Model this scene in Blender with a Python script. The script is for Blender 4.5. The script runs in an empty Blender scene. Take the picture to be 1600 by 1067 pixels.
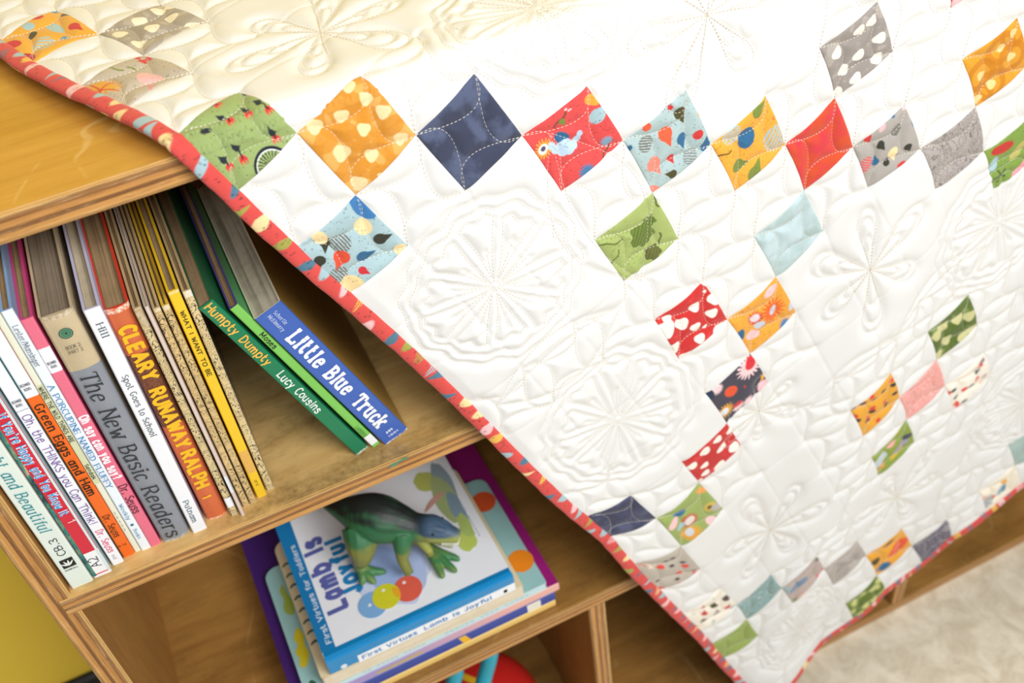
import bpy, bmesh, math, random
import numpy as np
from mathutils import Vector, Matrix

random.seed(7)
SC = bpy.context.scene
COL = SC.collection

# ------------------------------------------------------------------ camera, sky, lights, exposure
Z0 = 0.9265                       # height of the bookcase top above the floor (metres)
cam_d = bpy.data.cameras.new('camera')
cam = bpy.data.objects.new('camera', cam_d)
COL.objects.link(cam)
SC.camera = cam
RIGHT, DOWN, FWD = (0.899357, -0.422758, -0.111504), (-0.362446, -0.578271, -0.730914), (0.244520, 0.697767, -0.673299)
cam.matrix_world = Matrix(((RIGHT[0], -DOWN[0], -FWD[0], 0.18034), (RIGHT[1], -DOWN[1], -FWD[1], -0.52021),
                           (RIGHT[2], -DOWN[2], -FWD[2], 0.28014 + Z0), (0, 0, 0, 1)))
cam_d.sensor_width = 36.0
cam_d.lens = 36.2635
cam_d.clip_start = 0.01
cam_d.dof.use_dof = True
cam_d.dof.focus_distance = 0.665
cam_d.dof.aperture_fstop = 7.1

W = bpy.data.worlds.new('room_light'); SC.world = W
W.use_nodes = True
bg = W.node_tree.nodes['Background']
bg.inputs[0].default_value = (1.0, 0.955, 0.89, 1)
bg.inputs[1].default_value = 0.035

def area(name, loc, target, sx, sy, power, col):
    d = bpy.data.lights.new(name, 'AREA'); d.shape = 'RECTANGLE'; d.size = sx; d.size_y = sy
    d.energy = power; d.color = col
    o = bpy.data.objects.new(name, d); COL.objects.link(o); o.location = loc
    o.rotation_euler = (Vector(target) - Vector(loc)).to_track_quat('-Z', 'Y').to_euler()
    return o
# window behind the photographer, an added front fill, and the ceiling lamps
area('window_light', (1.0, -1.5, 1.85), (0.45, 0.0, 0.65), 1.0, 0.6, 29, (0.985, 0.99, 1.0))
area('front_fill', (0.1, -1.35, 1.9), (0.3, 0.0, 0.6), 0.8, 0.4, 10, (0.9, 0.95, 1.0))  # fill light added to brighten the book spines, not an actual window
area('ceiling_lamp', (0.0, -0.2, 2.7), (0.3, 0.1, 0.9), 0.8, 0.6, 1.5, (1.0, 0.92, 0.78))
SC.view_settings.view_transform = 'Standard'
SC.view_settings.look = 'None'
SC.view_settings.gamma = 1.0
SC.view_settings.use_curve_mapping = False
SC.view_settings.exposure = 0.46

# ------------------------------------------------------------------ helpers
def lin(h):
    h = h.lstrip('#')
    if len(h) == 3: h = ''.join(c * 2 for c in h)
    v = [int(h[k:k + 2], 16) / 255 for k in (0, 2, 4)]
    return [c / 12.92 if c <= .04045 else ((c + .055) / 1.055) ** 2.4 for c in v]

class NT:
    """tiny node-tree writer"""
    def __init__(self, name):
        self.m = bpy.data.materials.new(name); self.m.use_nodes = True
        self.t = self.m.node_tree; self.b = self.t.nodes['Principled BSDF']
    def n(self, typ, ins=None, **kw):
        x = self.t.nodes.new(typ)
        for k, v in kw.items(): setattr(x, k, v)
        for k, v in (ins or {}).items(): self.put(x.inputs[k], v)
        return x
    def put(self, sock, v):
        if hasattr(v, 'is_output') or isinstance(v, bpy.types.NodeSocket): self.t.links.new(v, sock)
        else: sock.default_value = v
    def noise(self, vec, scale, detail=4, rough=.55, dist=0):
        return self.n('ShaderNodeTexNoise', {'Vector': vec, 'Scale': scale, 'Detail': detail, 'Roughness': rough, 'Distortion': dist}).outputs['Fac']
    def ramp(self, fac, stops, interp='LINEAR'):
        r = self.n('ShaderNodeValToRGB', {'Fac': fac}); e = r.color_ramp.elements; r.color_ramp.interpolation = interp
        while len(e) < len(stops): e.new(.5)
        for k, (p, c) in enumerate(stops):
            e[k].position = p; e[k].color = (*(lin(c) if isinstance(c, str) else (c, c, c)), 1)
        return r.outputs['Color']
    def mix(self, fac, a, b, blend='MIX'):
        x = self.n('ShaderNodeMix', data_type='RGBA', blend_type=blend)
        self.put(x.inputs[0], fac)
        for s, v in ((x.inputs[6], a), (x.inputs[7], b)):
            self.put(s, (*lin(v), 1) if isinstance(v, str) else v)
        return x.outputs[2]
    def math(self, op, a, b=0.0):
        x = self.n('ShaderNodeMath', operation=op); self.put(x.inputs[0], a); self.put(x.inputs[1], b)
        return x.outputs[0]
    def coord(self, which='Object', scale=(1, 1, 1), loc=(0, 0, 0)):
        tc = self.n('ShaderNodeTexCoord').outputs[which]
        return self.n('ShaderNodeMapping', {'Vector': tc, 'Scale': scale, 'Location': loc}).outputs[0]
    def bump(self, h, strength, dist):
        self.put(self.b.inputs['Normal'], self.n('ShaderNodeBump', {'Height': h, 'Strength': strength, 'Distance': dist}).outputs[0])
    def base(self, c): self.put(self.b.inputs['Base Color'], (*lin(c), 1) if isinstance(c, str) else c)
    def rough(self, r): self.put(self.b.inputs['Roughness'], r)

def paint(name, col, rough=.5, var=.06, scale=70, bump=0, bscale=300, spec=.5):
    k = NT(name); v = k.coord()
    n = k.noise(v, scale, 5)
    c = lin(col)
    lo = [x * (1 - var * 1.6) for x in c]; hi = [min(1, x * (1 + var)) for x in c]
    k.base(k.mix(n, (*lo, 1), (*hi, 1)))
    k.rough(rough); k.b.inputs['Specular IOR Level'].default_value = spec
    if bump: k.bump(k.noise(v, bscale, 3), bump, .001)
    return k.m

_pc = {}
def flat(col, rough=.45):
    key = (col, rough)
    if key not in _pc: _pc[key] = paint('ink_' + col, col, rough, .05, 90)
    return _pc[key]

def mesh(name, V, F, mats, midx=None, smooth=False):
    me = bpy.data.meshes.new(name)
    me.from_pydata([tuple(map(float, v)) for v in V], [], [tuple(int(q) for q in f) for f in F])
    for m in (mats if isinstance(mats, (list, tuple)) else [mats]): me.materials.append(m)
    if midx is not None: me.polygons.foreach_set('material_index', [int(q) for q in midx])
    if smooth: me.polygons.foreach_set('use_smooth', [True] * len(me.polygons))
    me.update()
    return me
def obj(name, me, parent=None, loc=(0, 0, 0), rot=(0, 0, 0)):
    o = bpy.data.objects.new(name, me); COL.objects.link(o)
    o.location = loc; o.rotation_euler = rot
    if parent: o.parent = parent
    return o
def tag(o, label, cat=None, group=None):
    o['label'] = label
    if cat: o['category'] = cat
    if group: o['group'] = group
    return o
def thing(name, loc, label, cat, rot=(0, 0, 0), group=None):
    return tag(obj(name, None, None, loc, rot), label, cat, group)
def struct(o): o['kind'] = 'structure'; return o

def box_bm(x0, x1, y0, y1, z0, z1, bev=0, seg=2):
    bm = bmesh.new()
    bmesh.ops.create_cube(bm, size=1)
    for v in bm.verts:
        v.co = Vector(((x0 + x1) / 2 + v.co.x * (x1 - x0), (y0 + y1) / 2 + v.co.y * (y1 - y0), (z0 + z1) / 2 + v.co.z * (z1 - z0)))
    if bev: bmesh.ops.bevel(bm, geom=bm.edges[:], offset=bev, segments=seg, affect='EDGES')
    return bm
def bm_mesh(name, bm, mats, pick=None, smooth=False):
    me = bpy.data.meshes.new(name)
    for m in mats: me.materials.append(m)
    bm.normal_update()
    for f in bm.faces:
        f.smooth = smooth
        if pick: f.material_index = pick(f)
    bm.to_mesh(me); bm.free()
    return me

def tube_arrays(pts, rad, n=12, caps=True, flat_=1.0):
    """tapered tube along 3-D points; rad per point"""
    P = [Vector(p) for p in pts]; V = []; F = []
    t0 = (P[1] - P[0]).normalized()
    u = t0.orthogonal().normalized()
    for k, p in enumerate(P):
        t = ((P[min(k + 1, len(P) - 1)] - P[max(k - 1, 0)])).normalized()
        u = (u - t * u.dot(t)).normalized(); w = t.cross(u)
        for a in range(n):
            th = 2 * math.pi * a / n
            V.append(p + (u * math.cos(th) + w * math.sin(th) * flat_) * rad[k])
    for k in range(len(P) - 1):
        for a in range(n):
            b = (a + 1) % n
            F.append((k * n + a, k * n + b, (k + 1) * n + b, (k + 1) * n + a))
    if caps:
        F.append(tuple(range(n - 1, -1, -1))); F.append(tuple((len(P) - 1) * n + a for a in range(n)))
    return V, F

# ------------------------------------------------------------------ wood
def wood(name, c_lo, c_hi, grain='X', rough=.35, stain=.0, stain_col='5a3f1c', bumpy=.05, worn=0):
    k = NT(name)
    sc = {'X': (3, 26, 26), 'Y': (26, 3, 26), 'Z': (26, 26, 3)}[grain]
    g = k.noise(k.coord('Object', sc), 2.2, 7, .6, .6)
    fine = k.noise(k.coord('Object', tuple(s * 6 for s in sc)), 2.0, 4, .7)
    big = k.noise(k.coord('Object'), 5.5, 3, .5)
    f = k.math('ADD', k.math('MULTIPLY', g, .6), k.math('MULTIPLY', fine, .22))
    f = k.math('ADD', f, k.math('MULTIPLY', big, .22))
    c = k.ramp(f, [(.34, c_lo), (.66, c_hi)])
    if stain:
        s = k.noise(k.coord('Object', (1, 1.6, 1), (3.1, 1.7, .4)), 9, 6, .65)
        s = k.ramp(s, [(.49, 0.0), (.64, 1.0)])
        d = k.noise(k.coord('Object'), 130, 5, .7)
        s = k.math('MULTIPLY', k.math('MULTIPLY', s, k.ramp(d, [(.3, .35), (.65, 1.0)])), stain)
        c = k.mix(s, c, stain_col)
    if worn:
        s = k.noise(k.coord('Object', (2, 30, 30) if grain == 'X' else (30, 2, 30), (.7, 2, 1)), 1.6, 8, .75)
        c = k.mix(k.math('MULTIPLY', k.ramp(s, [(.62, 0.0), (.75, 1.0)]), worn), c, 'f0dfae')
    if worn:      # hairline scratches
        for q, (sx, sy) in enumerate(((9, 4), (5, 11))):
            s = k.math('ABSOLUTE', k.math('SUBTRACT', k.noise(k.coord('Object', (sx, sy, 4), (q * 3 + 1, 2, q)), 1.0, 1.5, .5, .4), .5))
            m = k.ramp(k.noise(k.coord('Object', (1, 1, 1), (q, 5, 2)), 16, 4, .7), [(.5, 0.0), (.6, 1.0)])
            c = k.mix(k.math('MULTIPLY', k.math('MULTIPLY', k.ramp(s, [(.0035, 1.0), (.008, 0.0)]), m), worn * .7), c, 'f4dca0')
    k.base(c); k.rough(rough)
    k.bump(fine, bumpy, .002)
    return k.m
def plyedge(name, axis='Z', half=.009, along='X'):
    """the stripes of the cut plywood: light and dark plies across the thickness"""
    k = NT(name)
    tc = k.n('ShaderNodeTexCoord').outputs['Object']
    sep = k.n('ShaderNodeSeparateXYZ', {'Vector': tc})
    st = {'X': (7, 60, 220), 'Y': (60, 7, 220), 'Z': (220, 60, 7)}[along]
    wob = k.noise(k.coord('Object', st), 1.0, 6, .65)
    t = k.math('ADD', k.math('DIVIDE', sep.outputs[axis], 2 * half), .5)
    t = k.math('ADD', t, k.math('MULTIPLY', k.math('SUBTRACT', wob, .5), .16))
    c = k.ramp(t, [(0, 'a87c44'), (.13, 'b08450'), (.16, 'd09a58'), (.33, 'c28a48'), (.36, '744a28'), (.48, '8f6034'),
                   (.51, 'c9914e'), (.68, 'b67e42'), (.71, '87592f'), (.86, 'a67845'), (.90, 'd8b072'), (1, 'd0a562')])
    chips = k.noise(k.coord('Object', tuple(s * 1.5 for s in st), (4, 2, 1)), 2.2, 8, .8)
    c = k.mix(k.math('MULTIPLY', k.ramp(chips, [(.53, 0.0), (.62, 1.0)]), .6), c, '6b4422')
    hi = k.noise(k.coord('Object', tuple(s * 1.2 for s in st), (9, 5, 2)), 2.6, 8, .8)
    c = k.mix(k.math('MULTIPLY', k.ramp(hi, [(.55, 0.0), (.63, 1.0)]), .5), c, 'edcf9a')
    k.base(c); k.rough(.5); k.bump(wob, .25, .002)
    return k.m

M_top = wood('varnished_birch_top', 'b7812f', 'd4a04c', 'X', .3, .12, 'a06a2a', .03, .4)
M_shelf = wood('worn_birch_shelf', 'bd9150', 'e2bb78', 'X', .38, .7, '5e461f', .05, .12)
M_shelf2 = wood('shaded_birch_shelf', '845a28', 'ab7e40', 'X', .38, .5, '5e4320', .05, .15)  # darker copy of the shelf birch; shade of the deeper shelf painted in
M_in = wood('birch_inside', '9a6a33', 'bb8847', 'Z', .42, .15)
M_back = wood('birch_back', '9a6a34', 'b9854a', 'X', .45, .1)
M_eX = plyedge('ply_edge_level', 'Z')
M_eZ = plyedge('ply_edge_upright', 'X', along='Z')

# ------------------------------------------------------------------ the room
def floor_mat():
    k = NT('speckled_vinyl_tile')
    v = k.coord('Object')
    a = k.noise(v, 26, 6, .68, .8); b = k.noise(k.coord('Object', (1.6, 1, 1), (5, 3, 0)), 70, 4, .7)
    c = k.mix(k.ramp(a, [(.38, 0.0), (.62, 1.0)]), 'd6c8ac', 'f0e5cd')
    c = k.mix(k.math('MULTIPLY', k.ramp(b, [(.58, 0.0), (.72, 1.0)]), .5), c, 'b5a488')
    br = k.n('ShaderNodeTexBrick', {'Vector': v, 'Scale': 1.0, 'Mortar Size': .0012, 'Brick Width': .305, 'Row Height': .305, 'Color1': (1, 1, 1, 1), 'Color2': (1, 1, 1, 1), 'Mortar': (0, 0, 0, 1)}, offset=0.0)
    c = k.mix(k.math('MULTIPLY', k.math('SUBTRACT', 1.0, br.outputs['Color']), .10), c, '8a7c66')
    k.base(c); k.rough(.32)
    return k.m
fl = mesh('floor', [(-1.5, -3.2, 0), (2.8, -3.2, 0), (2.8, .36, 0), (-1.5, .36, 0)], [(0, 1, 2, 3)], floor_mat())
struct(obj('floor', fl))
bm = box_bm(-1.5, 2.8, .348, .42, 0, 2.6)
wall = struct(obj('wall_back', bm_mesh('wall_back', bm, [paint('yellow_wall_paint', 'ffdb48', .6, .03, 6, .08, 500)])))
prof = [(.348, 0), (.336, 0), (.336, .105), (.339, .112), (.343, .116), (.348, .117)]
V = [(-1.5, y, z) for y, z in prof] + [(2.8, y, z) for y, z in prof]
n = len(prof)
F = [(k, k + 1, n + k + 1, n + k) for k in range(n - 1)] + [tuple(range(n - 1, -1, -1)), tuple(range(n, 2 * n))]
struct(obj('baseboard_back', mesh('baseboard_back', V, F, paint('black_rubber', '161512', .4, .1))))

# ------------------------------------------------------------------ the bookcase
T = .018; DEP = .30; XR = 1.258
case = thing('bookcase', (0, 0, 0), 'low birch plywood bookcase with worn edges, carrying the books and the quilt', 'bookcase')
def board(name, x0, x1, y0, y1, z0, z1, face, edge, axis, label=None):
    c = ((x0 + x1) / 2, (y0 + y1) / 2, (z0 + z1) / 2)
    bm = box_bm(x0 - c[0], x1 - c[0], y0 - c[1], y1 - c[1], z0 - c[2], z1 - c[2], .0012, 2)
    def pick(f):
        nn = f.normal; a = abs(nn[{'X': 0, 'Y': 1, 'Z': 2}[axis]])
        return 0 if a > .95 else 1
    o = obj(name, bm_mesh(name, bm, [face, edge], pick), case, c)
    if label: o['label'] = label
    return o
zs1, zs1b, zs2, zs2b, zb, zbb = Z0 - .2896, Z0 - .3076, Z0 - .5801, Z0 - .5982, Z0 - .9085, 0.0
board('top_board', 0, XR, 0, DEP, Z0 - T, Z0, M_top, M_eX, 'Z')
board('side_panel', 0, T, .0003, DEP, 0, Z0 - T - .0002, M_in, M_eZ, 'X')
board('side_panel', XR - T, XR, .0003, DEP, 0, Z0 - T - .0002, M_in, M_eZ, 'X')
board('back_panel', T + .0005, XR - T - .0005, DEP - .008, DEP - .0005, .002, Z0 - T - .001, M_back, M_back, 'Y')
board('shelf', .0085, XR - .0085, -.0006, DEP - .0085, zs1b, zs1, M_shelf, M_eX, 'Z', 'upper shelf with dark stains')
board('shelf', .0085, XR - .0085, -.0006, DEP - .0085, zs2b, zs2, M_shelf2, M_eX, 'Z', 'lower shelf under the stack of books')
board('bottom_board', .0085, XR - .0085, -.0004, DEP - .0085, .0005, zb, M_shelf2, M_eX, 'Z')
for x in (.3997, .817):
    board('divider', x, x + T, .0003, DEP - .0088, zb + .0003, zs2b - .0003, M_in, M_eZ, 'X')
sm_ = [(.4085, 0), (.4110, .0016), (.4150, .0012), (.4185, .0034), (.4230, .0030), (.4262, .0052), (.4225, .0058), (.4170, .0046), (.4120, .0044)]
GX = -.158
obj('paint_smudge', mesh('paint_smudge', [(x + GX, -.00085, zs1 - .0068 + z) for x, z in sm_], [tuple(range(len(sm_)))], paint('green_paint', '4d8a6c', .5)), case)['label'] = 'green paint smudge'
# ------------------------------------------------------------------ lettering: pen strokes -> flat ribbons
GL = {
'A':(8,'004A80|2464'),'B':(6,'000A|~0A 3A 58 35 05|~05 45 63 40 00'),'C':(6,'~69 4A 2A 07 03 20 40 61'),'D':(7,'000A|~0A 3A 67 63 30 00'),
'E':(6,'000A|0A6A|0555|0060'),'F':(6,'000A|0A6A|0555'),'G':(7,'~69 4A 2A 07 03 20 40 62|6264|4464'),'H':(7,'000A|707A|0575'),
'I':(2,'101A'),'J':(5,'~4A 42 20 02'),'K':(7,'000A|7A04|2670'),'L':(6,'0A00|0060'),'M':(9,'000A|0A42|428A|8A80'),
'N':(7,'000A|0A70|707A'),'O':(8,'~4A 19 05 11 40 71 85 79 4A'),'P':(6,'000A|~0A 4A 67 44 04'),'R':(7,'000A|~0A 4A 67 45 05|3570'),
'S':(6,'~59 3A 19 07 35 63 51 30 01'),'T':(8,'404A|0A8A'),'U':(7,'~0A 03 20 50 73 7A'),'V':(8,'0A40|408A'),'W':(9,'0A20|2048|4870|709A'),'Y':(7,'0A35|7A35|3530'),
'a':(6,'~55 37 16 03 10 30 52|5750'),'b':(6,'0A00|~05 27 47 64 40 20 02'),'c':(5,'~56 37 16 03 10 30 51'),'d':(6,'5A50|~55 37 16 03 10 30 52'),
'e':(6,'0454|~54 56 37 16 03 10 30 51'),'f':(4,'~5A 3A 28|2820|0747'),'g':(6,'~55 37 16 03 10 30 52|~57 50 4y 2z 0y'),'h':(6,'0A00|~05 27 47 55|5550'),
'i':(2,'1710|191A'),'j':(3,'~271x0z|292A'),'k':(6,'0A00|5702|2450'),'l':(2,'1A10'),'m':(9,'0700|~05 27 37 45|4540|~45 67 77 85|8580'),
'n':(6,'0700|~05 27 47 55|5550'),'o':(6,'~37 16 03 11 30 51 63 56 37'),'p':(6,'070z|~05 27 47 64 40 20 02'),'r':(4,'0700|~05 27 47'),
's':(5,'~56 37 17 05 34 52 40 20 01'),'t':(4,'~1A 12 30 41|0737'),'u':(6,'~07 02 20 40 52|5750'),'v':(5,'0730|3057'),'w':(8,'0720|2045|4560|6087'),
'x':(5,'0750|5700'),'y':(6,'0730|571z'),'z':(5,'0757|5700|0050'),
'1':(3,'082A|2A20'),'2':(6,'~08 19 3A 58 55 00|0060'),'3':(6,'~09 3A 58 35|~25 35 53 51 30 01'),'4':(6,'5350|4A03|0363|4A40'),'6':(6,'~5A 26 03 20 40 53 35 14'),
'.':(2,'1011'),',':(2,'111x'),"'":(2,'1A18'),'!':(3,'1A13|1011'),'?':(6,'~08 2A 4A 57 35 33|3031'),'/':(5,'005A'),'-':(4,'0434'),'&':(7,'~72 50 20 02 36 48 3A 18 50 60'),
}
_yv = {'x': -1, 'y': -2, 'z': -3, 'A': 10}
def glyph(ch):
    if ch == ' ': return 4, []
    w, s = GL.get(ch, (4, ''))
    out = []
    for st in s.replace(' ', '').split('|'):
        sm = st.startswith('~'); st = st.lstrip('~')
        P = [(int(st[k]), _yv.get(st[k + 1], None) if st[k + 1] in _yv else int(st[k + 1])) for k in range(0, len(st) - 1, 2)]
        if P: out.append((sm, np.array(P, float)))
    return w, out
def spline(P, n=5):
    closed = np.allclose(P[0], P[-1])
    Q = np.vstack([P[-2] if closed else 2 * P[0] - P[1], P, P[1] if closed else 2 * P[-1] - P[-2]])
    o = []
    for k in range(1, len(Q) - 2):
        a, b, c, d = Q[k - 1:k + 3]
        for t in np.arange(n) / n:
            o.append(.5 * (2 * b + (c - a) * t + (2 * a - 5 * b + 4 * c - d) * t * t + (3 * b - a - 3 * c + d) * t ** 3))
    o.append(Q[-2])
    return np.array(o)
STY = {'sans': (1.15, 1.05, 0, 0, 0), 'serif': (1.55, .65, 1.5, 0, 0), 'italic': (1.6, .6, 1.35, .22, 0), 'slab': (2.7, 2.0, 1.9, 0, 0),
       'hand': (1.25, 1.1, 0, .05, .5), 'handb': (2.0, 1.8, 0, .03, .6), 'xfat': (4.3, 3.7, 0, 0, .2), 'fat': (3.5, 3.0, 0, 0, .5), 'bold': (1.9, 1.7, 0, 0, 0), 'boldserif': (1.9, 1.1, 1.2, 0, .25), 'brush': (1.7, .9, 0, .1, .4)}
def lettering(text, style, height, length):
    """2-D ribbons: x along the line fitted to length, y up, cap height = height"""
    thick, thin, serif, slant, jit = STY[style]
    rnd = random.Random(text)
    V = []; F = []; x0 = 0.0
    def quad(p, q, wp, wq):
        d = q - p; L = np.hypot(*d)
        if L < 1e-6: return
        nrm = np.array([-d[1], d[0]]) / L
        b = len(V)
        V.extend([p + nrm * wp / 2, p - nrm * wp / 2, q - nrm * wq / 2, q + nrm * wq / 2]); F.append((b, b + 1, b + 2, b + 3))
    for ch in text:
        w, strokes = glyph(ch)
        dy = rnd.uniform(-jit, jit); rot = rnd.uniform(-jit, jit) * .06
        for sm, P in strokes:
            if sm: P = spline(P)
            P = P.copy()
            P[:, 1] += dy
            P = P + np.stack([-P[:, 1] * rot, P[:, 0] * rot], 1)
            o = np.array([x0, 0])
            nn = len(P)
            def wid(k0, k1):
                d = P[k1] - P[k0]; L = np.hypot(*d) + 1e-9
                return thin + (thick - thin) * abs(d[1]) / L
            ws = [wid(max(k - 1, 0), min(k + 1, nn - 1)) for k in range(nn)]
            for k in range(nn - 1):
                a, b = P[k] + o, P[k + 1] + o
                d = b - a; L = np.hypot(*d) + 1e-9; e = d / L
                wa, wb = (ws[k], ws[k + 1]) if sm else (wid(k, k + 1),) * 2
                ea = .5 * min(wa, 1.4) if k == 0 or not sm else .12 * wa
                if serif and k == 0: ea = thin * .3
                eb = .5 * min(wb, 1.4) if k == nn - 2 or not sm else .12 * wb
                if serif and k == nn - 2: eb = thin * .3
                quad(a - e * ea, b + e * eb, wa, wb)
            if serif:
                for k, kk in ((0, 1), (nn - 1, nn - 2)):
                    d = P[k] - P[kk]
                    y = P[k][1]
                    if abs(d[1]) > .8 * abs(d[0]) and min(abs(y - v) for v in (0, 7, 10, -3)) < .7 and ch not in ".,'!?":
                        c = P[k] + o
                        quad(c - (serif, 0), c + (serif, 0), thin * 1.25, thin * 1.25)
                    elif abs(d[0]) >= abs(d[1]) and ch in 'EFLTZz' and not sm:
                        c = P[k] + o; sgn = 1 if y < 2 else -1
                        quad(c, c + (0, sgn * serif * 1.5), thin * 1.2, thin * 1.2)
        x0 += w + 2.1 + (thick - 1) * .75
    if not V: return np.zeros((0, 2)), []
    V = np.array(V)
    V[:, 0] += slant * V[:, 1]
    mx = V[:, 0].max() - V[:, 0].min()
    V[:, 0] = (V[:, 0] - V[:, 0].min()) * length / mx
    V[:, 1] *= height / 10
    return V, F
def letters(name, parent, text, style, height, length, org, dx, dy, col, lift=(0, 0, 0), label=None):
    """lettering laid on a surface: org = start of the baseline, dx reading direction, dy letter-up direction"""
    V2, F = lettering(text, style, height, length)
    dx = np.array(dx, float); dy = np.array(dy, float)
    up = np.array(lift) / (np.linalg.norm(lift) + 1e-12)
    lv = (np.arange(len(V2)) // 4)[:, None] * 1.5e-6          # each stroke a hair above the last
    V = np.array(org, float) + np.array(lift) + V2[:, :1] * dx + V2[:, 1:] * dy + lv * up
    if np.dot(np.cross(dx, dy), np.array(lift)) < 0: F = [f[::-1] for f in F]
    o = obj(name, mesh(name, V, F, flat(col)), parent)
    if label: o['label'] = label
    return o
def patch_quad(name, parent, pts, col, label=None, m=None):
    o = obj(name, mesh(name, pts, [tuple(range(len(pts)))], m or flat(col)), parent)
    if label: o['label'] = label
    return o

# ------------------------------------------------------------------ books
def page_mat(name, col, dark, axis='X', dens=900, along=0):
    """edge of a stack of leaves: fine lines running away from the spine"""
    k = NT(name)
    sc = {'X': (dens, 4, 4), 'Z': (4, 4, dens)}[axis]
    n1 = k.noise(k.coord('Object', sc), 1.0, 3, .6)
    n2 = k.noise(k.coord('Object', tuple(s / 5 if s > 10 else s for s in sc), (3, 1, 2)), 1.0, 4, .6)
    n3 = k.noise(k.coord('Object'), 60, 5, .7)
    f = k.math('ADD', k.math('MULTIPLY', n1, .5), k.math('MULTIPLY', n2, .5))
    c = k.ramp(f, [(.33, dark), (.55, col)])
    c = k.mix(k.math('MULTIPLY', k.ramp(n3, [(.45, 0.0), (.75, 1.0)]), .35), c, dark)
    k.base(c); k.rough(.8); k.bump(f, .3, .001)
    return k.m
M_pg = page_mat('old_shaded_pages', 'ac9068', '71593a')  # aged paper, darkened further so the colour carries shade on the page tops
M_pgw = page_mat('pale_pages', 'cabd a2'.replace(' ', ''), '8a7b5f')
M_pggrey = page_mat('shaded_grey_pages', '94846f', '665842')  # grey paper with the shade of the page tops mixed into its colour
M_board = page_mat('thick_board_pages', 'cabea6', '54463a', 'X', 200)
def worn_mat(name, col, w=.5):
    k = NT(name); n = k.noise(k.coord(), 420, 6, .7)
    k.base(k.mix(k.math('MULTIPLY', k.ramp(n, [(.42, 0.0), (.56, 1.0)]), w), col, 'efe3cf')); k.rough(.6)
    return k.m
def doodle_mat(name, bg_='e6d5a8', ink='39322a', sc=110):
    """gold paper printed all over with loose leafy outlines"""
    k = NT(name)
    n = k.noise(k.coord('Object', (1, 1, .7)), sc * 1.45, 1.2, .5, 1.6)
    f = k.math('FRACT', k.math('MULTIPLY', n, 6.5))
    d = k.math('ABSOLUTE', k.math('SUBTRACT', f, .5))
    line = k.ramp(d, [(.07, 1.0), (.14, 0.0)])
    t = k.noise(k.coord(), 30, 4, .6)
    c = k.mix(line, k.mix(t, bg_, 'c9ac72'), ink)
    k.base(c); k.rough(.5)
    return k.m
def speck_mat(name, a, b):
    k = NT(name); n = k.noise(k.coord(), 1400, 3, .7)
    k.base(k.ramp(n, [(.42, a), (.6, b)])); k.rough(.5)
    return k.m
M_glossw = paint('white_cover', 'f1f1f1', .3, .02, 60)

def book(label, x, y, th, h, dep, spine, board=None, pages=None, lean=0, bands=(), round_=0.0012, ct=.0016, inset=.0025,
         z=None, cat='book', group='picture books standing on the upper shelf', rim=None, bulge=0.0, right=None, cover_label=None):
    """book standing spine-out: local x = thickness, y = into the shelf, z = up.  bands = [(z0, z1, material)] on the spine"""
    r = thing('book', (x, y, zs1 if z is None else z), label, cat, (0, -math.radians(lean), 0), group)
    board = board or spine
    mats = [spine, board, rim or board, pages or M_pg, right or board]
    zz = {0.0, h}
    for a, b, m in bands: zz |= {a, b}
    zz = sorted(zz)
    bi = {}
    for a, b, m in bands:
        if m not in mats: mats.append(m)
    def spine_mat(za, zb_):
        mid = (za + zb_) / 2
        for a, b, m in bands:
            if a <= mid <= b: return mats.index(m)
        return 0
    c = min(max(round_, .0004), th * .48)
    out = [(0, dep)] + [(c - c * math.cos(t), c - c * math.sin(t)) for t in np.linspace(0, math.pi / 2, 5)]
    kL = len(out)
    mid = [(c + (th - 2 * c) * t, -bulge * math.sin(math.pi * t)) for t in (np.linspace(0, 1, 9)[1:-1] if bulge else [])]
    out += mid
    kR = len(out)
    out += [(th - c + c * math.sin(t), c - c * math.cos(t)) for t in np.linspace(0, math.pi / 2, 5)] + [(th, dep)]
    inn = []
    for (a, b) in out:
        inn.append((min(max(a, ct), th - ct), max(b + 0, ct * .9) if b < dep else b))
    n = len(out); nz = len(zz); V = []; F = []; MI = []
    for zv in zz: V += [(a, b, zv) for a, b in out]
    base2 = len(V)
    for zv in (0.0, h): V += [(a, b, zv) for a, b in inn]
    for k in range(nz - 1):
        sm = spine_mat(zz[k], zz[k + 1])
        for q in range(n - 1):
            F.append((k * n + q, k * n + q + 1, (k + 1) * n + q + 1, (k + 1) * n + q))
            MI.append(1 if q == 0 else 4 if q == n - 2 else sm)
    for q in range(n - 1):
        F.append((base2 + q, base2 + n + q, base2 + n + q + 1, base2 + q + 1)); MI.append(3)
        F.append(((nz - 1) * n + q, (nz - 1) * n + q + 1, base2 + n + q + 1, base2 + n + q)); MI.append(2)
        F.append((q, base2 + q, base2 + q + 1, q + 1)); MI.append(2)
    for q in (0, n - 1):
        F.append((q, (nz - 1) * n + q, base2 + n + q, base2 + q)); MI.append(2)
    cov = obj('cover', mesh('cover', V, F, mats, MI), r)
    bm = box_bm(ct + .0001, th - ct - .0001, ct + .0005, dep - inset * 1.2, inset, h - inset, 0)
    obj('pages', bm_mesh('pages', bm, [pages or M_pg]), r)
    return r, cov
def spine_text(cov, name, text, style, col, x, z0, z1, height, up=False, label=None, y=-.00025):
    """title down the spine from z0 to z1 (or upwards), baseline offset x"""
    if up: return letters(name, cov, text, style, height, abs(z1 - z0), (x, y, z0), (0, 0, 1), (-1, 0, 0), col, (0, -1e-5, 0), label)
    return letters(name, cov, text, style, height, abs(z1 - z0), (x, y, z0), (0, 0, -1), (1, 0, 0), col, (0, -1e-5, 0), label)
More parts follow.
